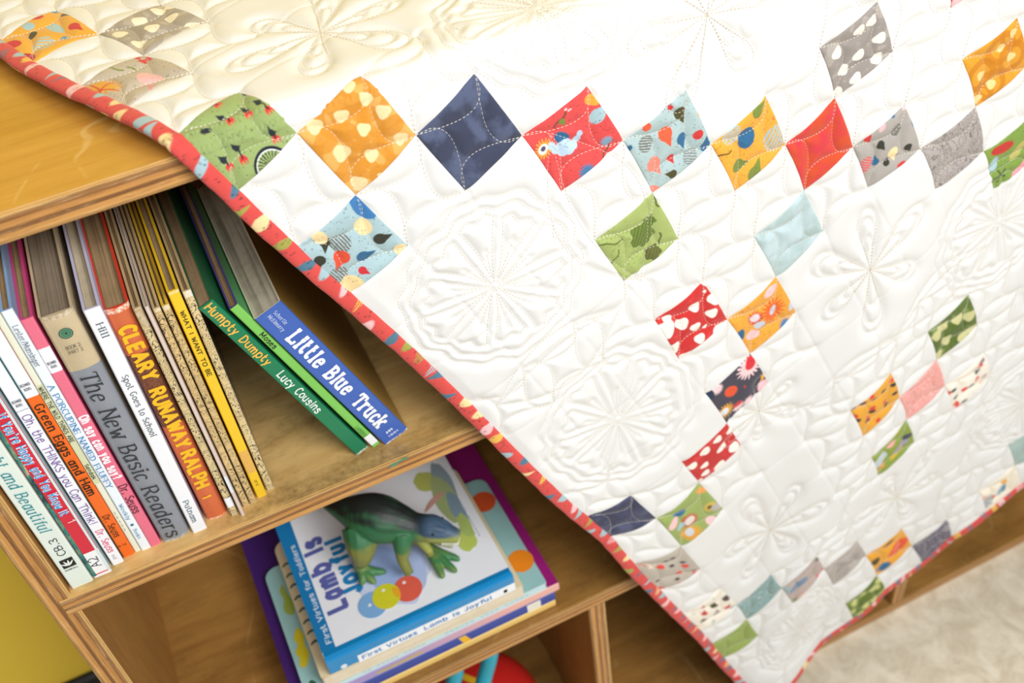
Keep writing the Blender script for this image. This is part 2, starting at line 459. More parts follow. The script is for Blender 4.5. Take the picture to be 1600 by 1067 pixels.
def across_text(cov, name, text, style, col, x0, x1, z, height):
    return letters(name, cov, text, style, height, x1 - x0, (x0, -.0003, z), (1, 0, 0), (0, 0, 1), col, (0, -1e-5, 0))
def spine_quad(cov, name, x0, x1, z0, z1, col, label=None, y=-.00018):
    return patch_quad(name, cov, [(x0, y, z0), (x1, y, z0), (x1, y, z1), (x0, y, z1)], col, label)

c_mint = paint('pale_mint_cover', 'dfe9df', .35, .03)
r, cov = book('pale mint book at the far left end of the upper shelf, with small black emblem', .0197, .0053, .0146, .235, .19, c_mint, pages=M_pgw)
spine_text(cov, 'title', 'Bright and Beautiful', 'italic', '2c8a94', .0042, .152, .0603, .0066)
spine_text(cov, 'shelf_mark', 'CB.3', 'sans', '1d2530', .0098, .0345, .0525, .0048, True)
lg = spine_quad(cov, 'emblem', .0030, .0116, .0215, .0305, '15181c', 'small black square emblem with white leaf shapes')
for k, a in enumerate((-.9, -.35, .2, .75)):
    s, c_ = math.sin(a), math.cos(a); ox, oz = .0072, .0232
    P = [(ox + s * t * .0058 + c_ * w, -.0003, oz + c_ * t * .0058 - s * w) for t, w in ((0, .0002), (.4, .0008), (1, .0001), (.9, -.0004), (.4, -.0007))]
    patch_quad('emblem_leaf', lg, P[::-1], 'eef2ee')
across_text(cov, 'imprint', 'KENDALL', 'bold', '2a2f36', .0030, .0118, .0188, .0014)

c_red = paint('red_cover', 'd2263c', .3, .04)
c_plast = paint('pale_plastic_edge', 'cfe0e2', .2, .04)
c_leaf = NT('green_leaf_print_cover'); c_leaf.base(c_leaf.ramp(c_leaf.noise(c_leaf.coord('Object', (1, 1, .5)), 150, 4, .6), [(.38, '1d3a44'), (.5, '2f7f76'), (.6, '7f8d6a'), (.68, 'c9b59a')])); c_leaf = c_leaf.m
r, cov = book('narrow red book with blue bubble lettering and a white label at its foot', .0352, .0066, .0122, .226, .2, c_red, c_leaf, M_pgw, bands=[(0, .0025, M_glossw), (.0035, .0262, M_glossw)], right=c_plast)
spine_quad(cov, 'leafy_edge', .0001, .0024, .002, .224, '2c5a5c', 'dark green printed edge')
cov.children[-1].data.materials[0] = c_leaf
spine_quad(cov, 'plastic_strip', .0106, .0121, .002, .224, 'd5e6e8', 'pale plastic strip')
for col, hh, st, off in (('f4f7fb', .0052, 'fat', 0), ('3aa0d8', .0050, 'bold', -.00022)):
    spine_text(cov, 'title', "If You're Happy and You Know It", st, col, .0043, .163, .0678, hh, y=-.0003 + off)
spine_text(cov, 'number', '1', 'sans', 'f3d8d8', .0056, .0610, .0590, .0045)
spine_text(cov, 'shelf_mark', 'A2', 'sans', '2a3440', .0088, .0098, .0205, .0062, True)

c_white = paint('white_picture_cover', 'f0f1f5', .3, .03)
c_dteal = paint('dark_teal_board', '1e6a70', .4, .08)
r, cov = book('white book with purple hand-lettered title, between the red book and the orange book', .0489, .0108, .0077, .215, .165, c_white, c_dteal, M_pgw)
spine_text(cov, 'title', 'Oh, the THINKS you Can Think!', 'hand', '6d4a94', .0018, .1525, .0462, .0050)
spine_text(cov, 'author', 'Dr. Seuss', 'brush', 'd8365c', .0022, .0385, .0140, .0046)
spine_quad(cov, 'panel_line', .0003, .0074, .1564, .1568, '6b7484')
across_text(cov, 'imprint', 'BEGINNER', 'bold', '3b4250', .0011, .0066, .1635, .0019)
across_text(cov, 'imprint', 'BOOKS', 'bold', '3b4250', .0020, .0058, .1602, .0019)
spine_text(cov, 'number', 'B-62', 'sans', '55506a', .0028, .0104, .0058, .0018)

c_or = paint('orange_cover', 'ef6a1c', .35, .04)
r, cov = book('bright orange book with heavy black lettering and a white panel near the top', .0568, .0138, .0081, .215, .165, c_or, pages=M_pgw, bands=[(.161, .2149, c_white)], rim=c_or)
spine_text(cov, 'title', 'Green Eggs and Ham', 'boldserif', '1a1512', .0022, .1545, .0684, .0050)
spine_text(cov, 'author', 'Dr. Seuss', 'brush', '1a1512', .0022, .0460, .0226, .0044)
across_text(cov, 'imprint', 'BEGINNER', 'bold', '3b4250', .0012, .0070, .1705, .0019)
across_text(cov, 'imprint', 'BOOKS', 'bold', '3b4250', .0021, .0062, .1670, .0019)
across_text(cov, 'number', 'B-16', 'sans', '2a1a12', .0012, .0066, .0120, .0017)

c_cream = paint('cream_cover', 'e6e6d0', .4, .05)
r, cov = book('thin cream book with small black capitals, squeezed between the orange book and a white book', .0651, .0146, .0043, .224, .2, c_cream, pages=M_pgw)
spine_quad(cov, 'title_band', .0002, .0041, .075, .167, 'd3d6ae', 'pale green printed band')
spine_text(cov, 'title', 'WHERE THE WILD THINGS ARE', 'bold', '22261c', .0009, .1655, .1165, .0024, y=-.0004)
spine_text(cov, 'author', 'Sendak', 'bold', '22261c', .0011, .0945, .0800, .0022, y=-.0004)
spine_text(cov, 'imprint', '-----', 'bold', '8a8a70', .0010, .045, .024, .0022)

c_pale = paint('pale_blue_white_cover', 'eaf1f6', .3, .03)
c_blue = paint('sky_blue_board', '8fb6dc', .35, .08)
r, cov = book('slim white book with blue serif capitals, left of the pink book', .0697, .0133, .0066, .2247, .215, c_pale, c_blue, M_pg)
spine_text(cov, 'author', 'Lester/Munsinger', 'serif', '3a4a5c', .0017, .2135, .1815, .0030)
spine_text(cov, 'title', 'A PORCUPINE NAMED FLUFFY', 'serif', '2f7db4', .0016, .1655, .0685, .0034)
spine_text(cov, 'imprint', 'Weekly', 'serif', '4a84a8', .0022, .0510, .0340, .0023)
spine_text(cov, 'imprint', 'Books', 'serif', '4a84a8', .0022, .0235, .0131, .0023)
spine_quad(cov, 'small_mark', .0022, .0042, .0272, .0292, '2f5f80')

c_pink = paint('pink_cover', 'e8718a', .35, .05)
c_pinkd = paint('deep_pink_board', 'd0487e', .35, .05)
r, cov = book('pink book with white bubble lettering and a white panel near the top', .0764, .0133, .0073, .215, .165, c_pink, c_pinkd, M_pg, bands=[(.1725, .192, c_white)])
for st, col, hh, dy in (('fat', 'f7eef2', .0050, 0),):
    spine_text(cov, 'title', 'Oh say can you say?', st, col, .0014, .1345, .0742, hh)
spine_text(cov, 'author', 'Dr. Seuss', 'brush', '2a1a22', .0012, .0670, .0374, .0052)
across_text(cov, 'imprint', 'BEGINNER', 'bold', '333a48', .0012, .0064, .1795, .0018)
across_text(cov, 'imprint', 'BOOKS', 'bold', '333a48', .0022, .0056, .1765, .0018)

c_tan = paint('tan_cloth', 'c9b692', .6, .12, 40, .2, 900)
c_grey = paint('grey_cloth', '8c9097', .6, .07, 60, .3, 1200)
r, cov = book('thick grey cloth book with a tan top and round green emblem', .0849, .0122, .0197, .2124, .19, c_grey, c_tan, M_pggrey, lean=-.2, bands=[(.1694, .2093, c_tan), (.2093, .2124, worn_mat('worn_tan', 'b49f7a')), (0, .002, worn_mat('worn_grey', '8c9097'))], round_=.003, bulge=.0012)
spine_text(cov, 'title', 'The New Basic Readers', 'italic', '2e333a', .0050, .1655, .0045, .0096, y=-.0016)
across_text(cov, 'volume', 'BOOK 2', 'sans', '3f3a30', .0058, .0142, .1868, .0024).location.y = -.0012
across_text(cov, 'volume', 'PART 2', 'sans', '3f3a30', .0060, .0142, .1830, .0024).location.y = -.0012
def disc(cx, cz, r0, r1, y, n=40, teeth=0):
    V = []; F = []
    for k in range(n):
        a = 2 * math.pi * k / n; ro = r1 * (1 + (.09 if teeth and k % 2 else 0))
        V += [(cx + r0 * math.cos(a), y, cz + r0 * math.sin(a)), (cx + ro * math.cos(a), y, cz + ro * math.sin(a))]
    for k in range(n):
        b = (k + 1) % n
        F.append((2 * k, 2 * k + 1, 2 * b + 1, 2 * b))
    return V, F
for k, (a, b, colr, t) in enumerate(((0, .0034, '5f9a78', 1), (.0022, .0026, '1f3a30', 0), (.0014, .0017, '1f3a30', 0), (0, .0008, '16221c', 0), (.0034, .0037, '20302a', 1))):
    V, F = disc(.0100, .1985, a, b, -.0016 - .00006 * k, 48, t)
    o = obj('emblem', mesh('emblem', V, F, flat(colr)), cov)
    if k == 0: o['label'] = 'round green emblem'

r, cov = book('plain white book with small black words, right of the thick grey cloth book', .1063, .0095, .0100, .2095, .2, c_white, paint('lilac_board', 'c9c6e0', .35, .05), M_pgw, lean=-.85)
spine_text(cov, 'author', 'Hill', 'serif', '4a5058', .0034, .1985, .1870, .0040)
spine_text(cov, 'title', 'Spot Goes to School', 'serif', '3c444c', .0034, .1555, .1010, .0037)
spine_text(cov, 'imprint', 'Putnam', 'serif', '3f5a64', .0030, .0345, .0110, .0036)

c_org2 = paint('faded_orange', 'd0693f', .45, .06)
c_brn = speck_mat('brown_speckle', '5a2f22', '8d5638')
c_vermil = paint('vermilion_board', 'd8432c', .4, .06)
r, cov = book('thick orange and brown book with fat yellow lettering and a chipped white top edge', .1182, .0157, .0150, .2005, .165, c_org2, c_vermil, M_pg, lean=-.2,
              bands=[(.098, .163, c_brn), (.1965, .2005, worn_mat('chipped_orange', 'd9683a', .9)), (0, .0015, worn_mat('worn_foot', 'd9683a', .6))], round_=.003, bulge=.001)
for t, a, b, hh in (('CLEARY', .1865, .1405, .0084), ('RUNAWAY', .1335, .0765, .0084), ('RALPH', .0735, .0345, .0084), ('1', .0258, .0236, .0055)):
    spine_text(cov, 'title', t, 'fat', 'eeb91f', .0038, a, b, hh, y=-.0014)

M_dood = doodle_mat('gold_leafy_paper')
M_dood2 = doodle_mat('gold_leafy_paper_dark', 'dcc08a', '3c3226', 130)
c_tanb = paint('buff_board', 'bfa678', .5, .12, 60)
G2 = 'thin gold-spined books with leafy line patterns'
r, cov = book('gold leafy-patterned book with a white label near its foot, beside the orange-brown book', .1347, .0105, .0052, .1983, .165, M_dood, c_tanb, M_pg, bands=[(.182, .1983, worn_mat('torn_tan', 'b59a6c', .4)), (.0095, .0195, c_white)], group=G2)
r, cov = book('very thin white and pinkish stapled book between leafy-patterned gold spines', .1413, .0070, .0024, .1994, .16, paint('pinkish_white', 'ddc8bc', .4, .08, 40), pages=M_pgw, ct=.0005, inset=.0008, group=G2, round_=.0008)
spine_quad(cov, 'sticker', .0002, .0022, .0265, .044, 'dfe8ee')
r, cov = book('gold leafy-patterned book right beside the very thin pinkish one', .1446, .0139, .0045, .191, .16, M_dood2, c_tanb, M_pg, bands=[(.188, .191, worn_mat('torn_gold', 'c9b27e', .5))], group=G2)
r, cov = book('gold leafy-patterned book touching the left side of the thin yellow book', .1500, .0143, .0045, .1905, .16, M_dood2, paint('yellow_board', 'e0b83a', .4, .1, 50), M_pg, bands=[(.187, .1905, worn_mat('torn_gold_pale', 'd8c698', .5))], group=G2)
c_yel = paint('yellow_cover', 'efc42a', .35, .06, 50)
r, cov = book('thin yellow book with plain black capitals down the spine', .1560, .0172, .0070, .1966, .165, c_yel, c_yel, M_pg, bands=[(.027, .050, speck_mat('rubbed_gold', 'd8a24a', 'e8bb62')), (.1945, .1966, worn_mat('chipped_yellow', 'efc42a', .9))])
spine_text(cov, 'title', 'WHAT I WANT TO BE', 'bold', '33301c', .0024, .1805, .1245, .0026)
spine_text(cov, 'imprint', 'ard', 'sans', '6a5a20', .0028, .0190, .0130, .0022)
r, cov = book('gold leafy-patterned book at the right end of the upright row', .1641, .0202, .0054, .1912, .165, M_dood, c_tanb, M_pg, bands=[(.186, .1912, worn_mat('torn_white', 'd8cdb0', .8))], right=paint('clear_plastic_sheen', '6f7377', .12, .05), group=G2)

G3 = 'books leaning to the left on the upper shelf'
c_dg = paint('dark_green_cover', '0f7a52', .35, .05)
r, cov = book('dark green leaning book with yellow and white hand lettering', .2336, .0185, .0106, .1877, .19, c_dg, paint('green_board', '1d6a3c', .4, .1), M_pg, lean=20.1, bands=[(0, .0018, worn_mat('worn_green', '0f7a52', .8))], group=G3, ct=.0012, inset=.0006)
spine_text(cov, 'title', 'Humpty Dumpty', 'handb', 'efb64c', .0032, .1865, .1205, .0056)
spine_text(cov, 'author', 'Lucy Cousins', 'handb', 'e6efe6', .0030, .1090, .0590, .0056)
c_lg = paint('bright_green_cover', '7cc35a', .35, .04)
r, cov = book('light green leaning book between the dark green and the blue book', .2471, .0195, .0064, .1776, .175, c_lg, paint('purple_board', '54408c', .4, .05), M_pg, lean=20.0, bands=[(.0028, .0142, M_glossw)], group=G3, right=paint('leaf_green_board', '2f9a50', .35, .1), ct=.0012)
spine_text(cov, 'title', 'Moses', 'bold', '1d2a18', .0018, .1484, .1318, .0034)
spine_text(cov, 'imprint', 'Ladybird', 'sans', '2f5a2a', .0016, .0288, .0155, .0030)
c_tb = paint('blue_board_cover', '3b62b4', .3, .04)
r, cov = book('thick blue board book leaning on the green ones, with chunky white lettering', .2563, .0169, .0208, .1652, .175, c_tb, paint('yellow_edge', 'd8c23c', .35, .05), M_board, rim=paint('cut_board_edge', 'd9ccb0', .7), lean=20.5, group=G3, round_=.0012, ct=.0012, inset=.0003,
              bands=[(0, .0012, worn_mat('worn_blue', '3b62b4', .9))], right=paint('shaded_brown_cover', 'a8813c', .4, .12, 30))
spine_text(cov, 'title', 'Little Blue Truck', 'slab', 'f3f4f6', .0058, .1385, .0200, .0102)
spine_text(cov, 'author', 'Schertle', 'serif', 'cfd8ee', .0118, .1612, .1478, .0026)
spine_text(cov, 'author', 'McElmurry', 'serif', 'cfd8ee', .0072, .1612, .1445, .0026)
across_text(cov, 'imprint', 'HMH', 'bold', 'd5dcee', .0068, .0150, .0050, .0020)
for k, (a, b, w) in enumerate(((.0070, .0102, .0010), (.0090, .0118, .0012), (.0112, .0122, .0010))):
    patch_quad('imprint_mark', cov, [(a, -.0003, .0098 + .0006 * k), (a + w, -.0003, .0090), (a + 2 * w, -.0003, .0112), (a + w * .7, -.0003, .0122)], 'd5dcee')
# ------------------------------------------------------------------ the flat stack on the lower shelf
G4 = 'books stacked flat on the lower shelf'
def flat_book(label, xl, xr, y0, y1, za, zt, spine, board, pages, **kw):
    return book(label, xr, y0, zt - za, xr - xl, y1 - y0, spine, board, pages, lean=90, z=Z0 + za, group=G4, **kw)
c_lemon = paint('pale_yellow_cover', 'f2cd78', .4, .04)
flat_book('pale yellow thin book at the bottom of the flat stack', .116, .3695, .0085, .225, -.5797, -.5712, c_lemon, c_lemon, M_pgw, ct=.001)
c_navyb = paint('royal_blue_spine', '2c449c', .3, .04)
r, cov = flat_book('dark blue book near the bottom of the flat stack, white tag on its spine', .116, .3700, .0088, .224, -.5710, -.5585, c_navyb, c_navyb, M_pgw, ct=.001)
def fq(cov, name, xr, y, xa, xb, ha, hb, col, label=None):      # flat mark on a lying spine, world x range
    return patch_quad(name, cov, [(ha, -.0002, xr - xa), (ha, -.0002, xr - xb), (hb, -.0002, xr - xb), (hb, -.0002, xr - xa)], col, label)
patch_quad('spine_mark', cov, [(.0005, -.0002, .0965), (.0005, -.0002, .0885), (.012, -.0002, .0935), (.012, -.0002, .1005)], 'f0b92e', 'yellow slanted mark')
fq(cov, 'spine_tag', .37, 0, .3405, .3545, .0005, .0122, 'efe9d8', 'white tag with faint print')
letters('tag_print', cov, '-- ---', 'sans', .0028, .008, (.0062, -.0003, .0265), (0, 0, -1), (1, 0, 0), '9a9484', (0, -1e-5, 0))
letters('spine_print', cov, '- -', 'bold', .0045, .008, (.0042, -.0003, .0115), (0, 0, -1), (1, 0, 0), '1c2d6c', (0, -1e-5, 0))
def two_tone(name, a, b, x0, x1, axis='Z'):
    k = NT(name); s = k.n('ShaderNodeSeparateXYZ', {'Vector': k.n('ShaderNodeTexCoord').outputs['Object']})
    f = k.n('ShaderNodeMapRange', {'Value': s.outputs[axis], 'From Min': x0, 'From Max': x1}).outputs[0]
    k.base(k.mix(f, a, b)); k.rough(.35)
    return k.m
c_mag = two_tone('magenta_to_purple_cover', '9c1f74', '44246c', .06, .20)
c_lav = two_tone('lavender_to_peach_spine', 'eab1a4', 'a694c8', .04, .17)
r, cov = flat_book('large purple and magenta book in the middle of the flat stack', .1146, .3755, .0090, .222, -.5583, -.5480, c_lav, c_mag, M_pgw, ct=.0012)
fq(cov, 'spine_print', .3755, 0, .19, .235, .0030, .0058, 'c7b44a')

def rounded_prism(xa, xb, ya, yb, za, zt, rad, n=8):
    pts = []
    for cx, cy, a0 in ((xb - rad[0], ya + rad[0], -90), (xb - rad[1], yb - rad[1], 0), (xa + rad[2], yb - rad[2], 90), (xa + rad[3], ya + rad[3], 180)):
        rr = rad[[(xb - rad[0], ya + rad[0], -90), (xb - rad[1], yb - rad[1], 0), (xa + rad[2], yb - rad[2], 90), (xa + rad[3], ya + rad[3], 180)].index((cx, cy, a0))]
        for k in range(n + 1):
            a = math.radians(a0 + 90 * k / n); pts.append((cx + rr * math.cos(a), cy + rr * math.sin(a)))
    m = len(pts)
    V = [(x, y, za) for x, y in pts] + [(x, y, zt) for x, y in pts]
    F = [(k, (k + 1) % m, m + (k + 1) % m, m + k) for k in range(m)] + [tuple(range(m - 1, -1, -1)), tuple(range(m, 2 * m))]
    MI = [1] * m + [0, 0]
    return V, F, MI
def blob(pts, z, n=5):
    P = spline(np.array(list(pts) + [pts[0]], float), n)[:-1]
    return [(x, y, z) for x, y in P]

# board book with rounded corners
x0, x1 = .1262, .3640
r = thing('book', (x1, .0095, Z0 - .5478), 'aqua board book with rounded corners, yellow trees and orange discs, in the flat stack', 'book', group=G4)
L = lambda p: [(x - x1, y - .0095, z) for x, y, z in p]
c_aqua = paint('aqua_cover', '9cc7c4', .35, .04); c_aqs = paint('aqua_spine', 'c4e2e6', .35, .03)
V, F, MI = rounded_prism(x0, x1, .0095, .158, 0, .0016, (.002, .012, .012, .002))
V2, F2, MI2 = rounded_prism(x0, x1, .0095, .158, .0074, .0090, (.002, .012, .012, .002))
nV = len(V); V = V + V2; F = F + [tuple(q + nV for q in f) for f in F2]; MI = MI + MI2
b = len(V); V += [(x0 + .002, .0094, 0), (x1 - .002, .0094, 0), (x1 - .002, .0094, .009), (x0 + .002, .0094, .009)]; F.append((b, b + 1, b + 2, b + 3)); MI.append(1)
cov = obj('cover', mesh('cover', L(V), F, [c_aqua, c_aqs], MI), r)
V, F, MI = rounded_prism(x0 + .001, x1 - .001, .0100, .157, .0017, .0073, (.002, .011, .011, .002))
obj('pages', mesh('pages', L(V), F, [M_board, M_board], MI), r)
zt = .00905
for k, (cx, cy, rr, col) in enumerate(((.353, .0435, .0125, 'ee8a1e'), (.351, .127, .0125, 'd9562a'))):
    V = [(cx + rr * math.cos(t), cy + rr * 1.05 * math.sin(t), zt + .0002) for t in np.linspace(0, 2 * math.pi, 40)[:-1]]
    patch_quad('printed_disc', cov, L(V), col)
for pts, col in (([(.1300, .040), (.134, .037), (.1385, .042), (.1412, .050), (.140, .060), (.142, .070), (.139, .080), (.136, .077), (.1325, .070), (.134, .062), (.130, .056), (.1315, .048)], 'd8c62c'),
                 ([(.134, .100), (.140, .096), (.143, .108), (.141, .122), (.139, .134), (.135, .127), (.136, .116), (.133, .108)], '9cb04a'),
                 ([(.131, .010), (.137, .010), (.138, .018), (.134, .022), (.131, .017)], '2f5c46')):
    patch_quad('printed_tree', cov, L(blob(pts, zt + .0002)), col)
letters('title', cov, '-- ----- -----', 'bold', .0036, .060, (-.185, -.0003, .0026), (1, 0, 0), (0, 0, 1), 'd85a6c', (0, -1e-5, 0))
letters('author', cov, '------ ---- -----', 'bold', .0030, .085, (-.105, -.0003, .0030), (1, 0, 0), (0, 0, 1), '5c6a70', (0, -1e-5, 0))

# tab-bound cream book
x0, x1 = .1440, .3400
r = thing('book', (x1, .0075, Z0 - .5386), 'thick cream book with dark green binding loops, right under the blue and white book', 'book', group=G4)
L = lambda p: [(x - x1, y - .0075, z) for x, y, z in p]
c_crm = paint('cream_card', 'e8d6ac', .5, .05); c_crs = page_mat('cream_leaves', 'e9dcc4', 'c4b08c', 'Z', 700)
V, F, MI = rounded_prism(x0, x1, .0075, .172, 0, .0158, (.002, .010, .012, .003))
obj('pages', mesh('pages', L(V), F, [c_crm, c_crs], MI), r)
M_loop = paint('dark_green_plastic', '23453f', .3, .05)
for y in (.0465, .0585, .071, .085, .1, .115, .1285, .142):
    pts = [(.1476, y, .0148), (.1488, y, .0164), (.1510, y, .0166), (.1524, y, .0150)]
    pts = [tuple(p) for p in spline(np.array(pts), 4)]
    V, F = tube_arrays(L(pts), [.0034] * len(pts), 10, True, .28)
    obj('binding_loop', mesh('binding_loop', V, F, M_loop, smooth=True), r)

# blue and white hardback on top
xl, xr, y0, za, zt_ = .1530, .3322, .0062, -.5226, -.4990
c_bright = paint('bright_blue_cover', '1187c4', .22, .04)
c_artw = paint('white_cover_art', 'eceef2', .3, .02)
r, cov = flat_book('blue and white picture book on top of the flat stack', xl, xr, y0, .190, za, zt_, c_bright, c_bright, M_pgw, round_=.0035, ct=.002,
                   right=c_artw)
H = zt_ - za
fq(cov, 'title_panel', xr, 0, .1795, .3322, .0008, .0118, 'f2f5fa', 'white title panel on the spine')
letters('title', cov, 'First Virtues', 'bold', .0050, .052, (.0038, -.0004, xr - .1830), (0, 0, -1), (1, 0, 0), '2b78b4', (0, -1e-5, 0))
letters('title', cov, 'Lamb Is Joyful', 'bold', .0050, .066, (.0038, -.0004, xr - .2420), (0, 0, -1), (1, 0, 0), '2b78b4', (0, -1e-5, 0))
fq(cov, 'imprint_mark', xr, 0, .3205, .3240, .0030, .0075, '55606a')
V, F = disc(xr - .166, .0062, 0, .0030, 0, 24)
V = [(z_, -.0004, x_) for x_, y_, z_ in V]
obj('spine_dot', mesh('spine_dot', V, [f[::-1] for f in F], flat('dfeaf4')), cov)
TOPL = lambda X, Y, e=.0002: (H + e, Y - y0, xr - X)          # a point on the top cover
# raised hinge band along the spine and the blue band down the left edge
nb = 10; V = []
for X in (xl + .0005, xr - .0005):
    for k in range(nb + 1):
        t = k / nb
        V.append(TOPL(X, .0068 + .0088 * t, .0001 + .0010 * math.sin(math.pi * t) ** 2 * (1 if t < .5 else .6)))
F = [(k, nb + 1 + k, nb + 2 + k, k + 1) for k in range(nb)]
obj('hinge', mesh('hinge', V, [f[::-1] for f in F], c_bright, smooth=True), cov)['label'] = 'glossy blue hinge along the spine'
patch_quad('side_band', cov, [TOPL(xl, .0155), TOPL(.1655, .0155), TOPL(.1685, .1899), TOPL(xl, .1899)], '1478b2', 'blue band along the left edge')
letters('subtitle', cov, 'First Virtues for Toddlers', 'bold', .0045, .118, TOPL(.1638, .0215, .0004), (0, 1, 0), (0, 0, 1), 'dbe8f2', (1e-5, 0, 0))
letters('title', cov, 'Lamb Is', 'fat', .0165, .0905, TOPL(.1865, .0480, .0004), (0, 1, 0), (0, 0, 1), '5a62a6', (1e-5, 0, 0))
letters('title', cov, 'Joyful', 'fat', .0150, .0705, TOPL(.2050, .0575, .0004), (0, 1, 0), (0, 0, 1), '1d7fb8', (1e-5, 0, 0))
_ae = [0]
def art(name, pts, col, e, label=None, n=5):
    _ae[0] += 1; e += _ae[0] * .00001
    P = spline(np.array(list(pts) + [pts[0]], float), n)[:-1]
    return patch_quad(name, cov, [TOPL(a, b, e) for a, b in P], col, label)
rb = random.Random(3)
def wob(cx, cy, rx, ry, n=14, j=.14):
    return [(cx + rx * math.cos(2 * math.pi * k / n) * (1 + rb.uniform(-j, j)), cy + ry * math.sin(2 * math.pi * k / n) * (1 + rb.uniform(-j, j))) for k in range(n)]
art('printed_haze', wob(.236, .072, .034, .050), 'c9d3ec', .0003, 'pale blue wash printed on the cover')
art('printed_haze', wob(.242, .073, .026, .040), 'b3c2e6', .0004)
art('printed_haze', wob(.232, .070, .018, .028), '9db4e0', .0005)
for cx, cy, rx, ry, col in ((.303, .148, .011, .013, 'b9bf62'), (.3185, .138, .008, .030, '8fa0a8'), (.312, .118, .010, .034, 'a3b27a'), (.317, .100, .006, .026, '7f98a6'), (.310, .062, .010, .012, 'bccb62'), (.316, .078, .006, .016, 'a9bd6a')):
    art('printed_lamb', wob(cx, cy, rx, ry), col, .0004)
art('printed_arm', [(.288, .112), (.298, .116), (.312, .124), (.310, .128), (.296, .122)], 'c9998a', .0006)
letters('author', cov, '------- ------', 'bold', .0034, .056, TOPL(.3245, .060, .0006), (0, 1, 0), (0, 0, 1), '6c82a0', (1e-5, 0, 0))
for k, (cx, cy, rr, col) in enumerate(((.2085, .0395, .0132, '7eaedc'), (.2425, .0395, .0132, 'e0604c'), (.2225, .0415, .0128, 'd3cf2c'))):
    art('printed_balloon', [(cx + rr * math.cos(t), cy + rr * 1.06 * math.sin(t)) for t in np.linspace(0, 2 * math.pi, 25)[:-1]], col, .0006 + .00012 * k, n=2)
art('printed_balloon', [(.2305, .0475), (.2345, .0440), (.2352, .0400), (.2335, .0345), (.2300, .0370), (.2290, .042)], 'e8a92a', .00098)
for cx, cy in ((.2222, .0485), (.2418, .0470), (.2060, .0400)):
    art('printed_shine', [(cx + .0016 * math.cos(t), cy + .0016 * math.sin(t)) for t in np.linspace(0, 2 * math.pi, 9)[:-1]], 'f2f2ea', .0011)

# ------------------------------------------------------------------ toy dinosaur
ZB = Z0 + zt_ + .0012
dino = thing('toy_dinosaur', (.245, .075, ZB), 'green toy tyrannosaurus with open toothy mouth, standing on the blue and white book', 'toy dinosaur')
D = lambda p: (p[0] - .245, p[1] - .075, p[2])
def dspl(P, n=6): return spline(np.array(P, float), n)
bmd = bmesh.new()
def add_tube(pts, n=14, fl=1.0):
    S = dspl(pts); V, F = tube_arrays([D(p) for p in S[:, :3]], [max(.0008, r_) for r_ in S[:, 3]], n, True, fl)
    vs = [bmd.verts.new(v) for v in V]
    for f in F: bmd.faces.new([vs[q] for q in f])
body = [(.2015, .1335, .0430, .0018), (.2045, .1290, .0440, .0036), (.2100, .1215, .0465, .0072), (.2190, .110, .0495, .0130), (.2315, .096, .0505, .0208), (.244, .084, .0495, .0222), (.257, .075, .045, .0180), (.268, .067, .042, .0135), (.277, .061, .0415, .0125)]
add_tube(body, 20)
add_tube([(.274, .063, .043, .0115), (.281, .057, .0425, .0128), (.288, .051, .0400, .0105), (.295, .046, .0370, .0080), (.3005, .0425, .0345, .0062)], 16)        # skull and snout
add_tube([(.276, .062, .037, .0085), (.283, .0555, .0305, .0068), (.290, .0495, .0250, .0050), (.2945, .0460, .0225, .0034)], 14)                        # lower jaw
add_tube([(.279, .052, .0510, .0030), (.284, .0485, .0495, .0032), (.290, .0455, .0455, .0026)], 8)                                                  # brow ridge
add_tube([(.287, .059, .0500, .0030), (.292, .0545, .0475, .0030), (.297, .050, .0430, .0024)], 8)
# near hind leg
add_tube([(.224, .090, .043, .0170), (.219, .079, .033, .0145), (.2155, .076, .022, .0100), (.2125, .079, .012, .0072), (.2125, .0735, .0045, .0062)], 14)
for tip in ((.2078, .0615), (.2172, .0572), (.2285, .0630)):
    add_tube([(.2125, .076, .0055, .0058), ((.2125 + tip[0]) / 2, (.075 + tip[1]) / 2, .0050, .0043), (tip[0], tip[1] + .002, .0030, .0030), (tip[0], tip[1], .0018, .0014)], 10)
# far hind leg, stepping forward
add_tube([(.250, .082, .040, .0165), (.262, .076, .031, .0120), (.2690, .071, .022, .0090), (.2735, .0700, .012, .0066), (.2755, .0630, .0045, .0060)], 14)
for tip in ((.2748, .0318), (.2865, .0318), (.2935, .0420)):
    add_tube([(.2750, .066, .0055, .0056), ((.2750 + tip[0]) / 2, (.066 + tip[1]) / 2, .0052, .0045), (tip[0], tip[1] + .003, .0030, .0031), (tip[0], tip[1], .0018, .0014)], 10)
# arms
add_tube([(.255, .064, .044, .0100), (.2505, .0565, .034, .0078), (.2475, .0530, .025, .0055), (.2478, .0500, .018, .0048), (.2482, .0480, .0130, .0045)], 12)
for dx, dy in ((-.003, -.0015), (.0005, -.0025), (.0035, -.001)):
    add_tube([(.2480, .0490, .0150, .0030), (.2482 + dx * .7, .0480 + dy * .6, .0115, .0022), (.2482 + dx * 1.2, .0475 + dy, .0085, .0010)], 8)
add_tube([(.268, .062, .036, .0070), (.2695, .057, .028, .0050), (.272, .0525, .021, .0040), (.2725, .050, .0165, .0036)], 10)
bmesh.ops.recalc_face_normals(bmd, faces=bmd.faces[:])
me = bpy.data.meshes.new('body_raw'); bmd.to_mesh(me); bmd.free()
tmp = bpy.data.objects.new('body_raw', me); COL.objects.link(tmp)
md = tmp.modifiers.new('r', 'REMESH'); md.mode = 'VOXEL'; md.voxel_size = .00075; md.use_smooth_shade = True
md = tmp.modifiers.new('s', 'SMOOTH'); md.iterations = 7; md.factor = .5
dg = bpy.context.evaluated_depsgraph_get(); dg.update()
bme = bpy.data.meshes.new_from_object(tmp.evaluated_get(dg))
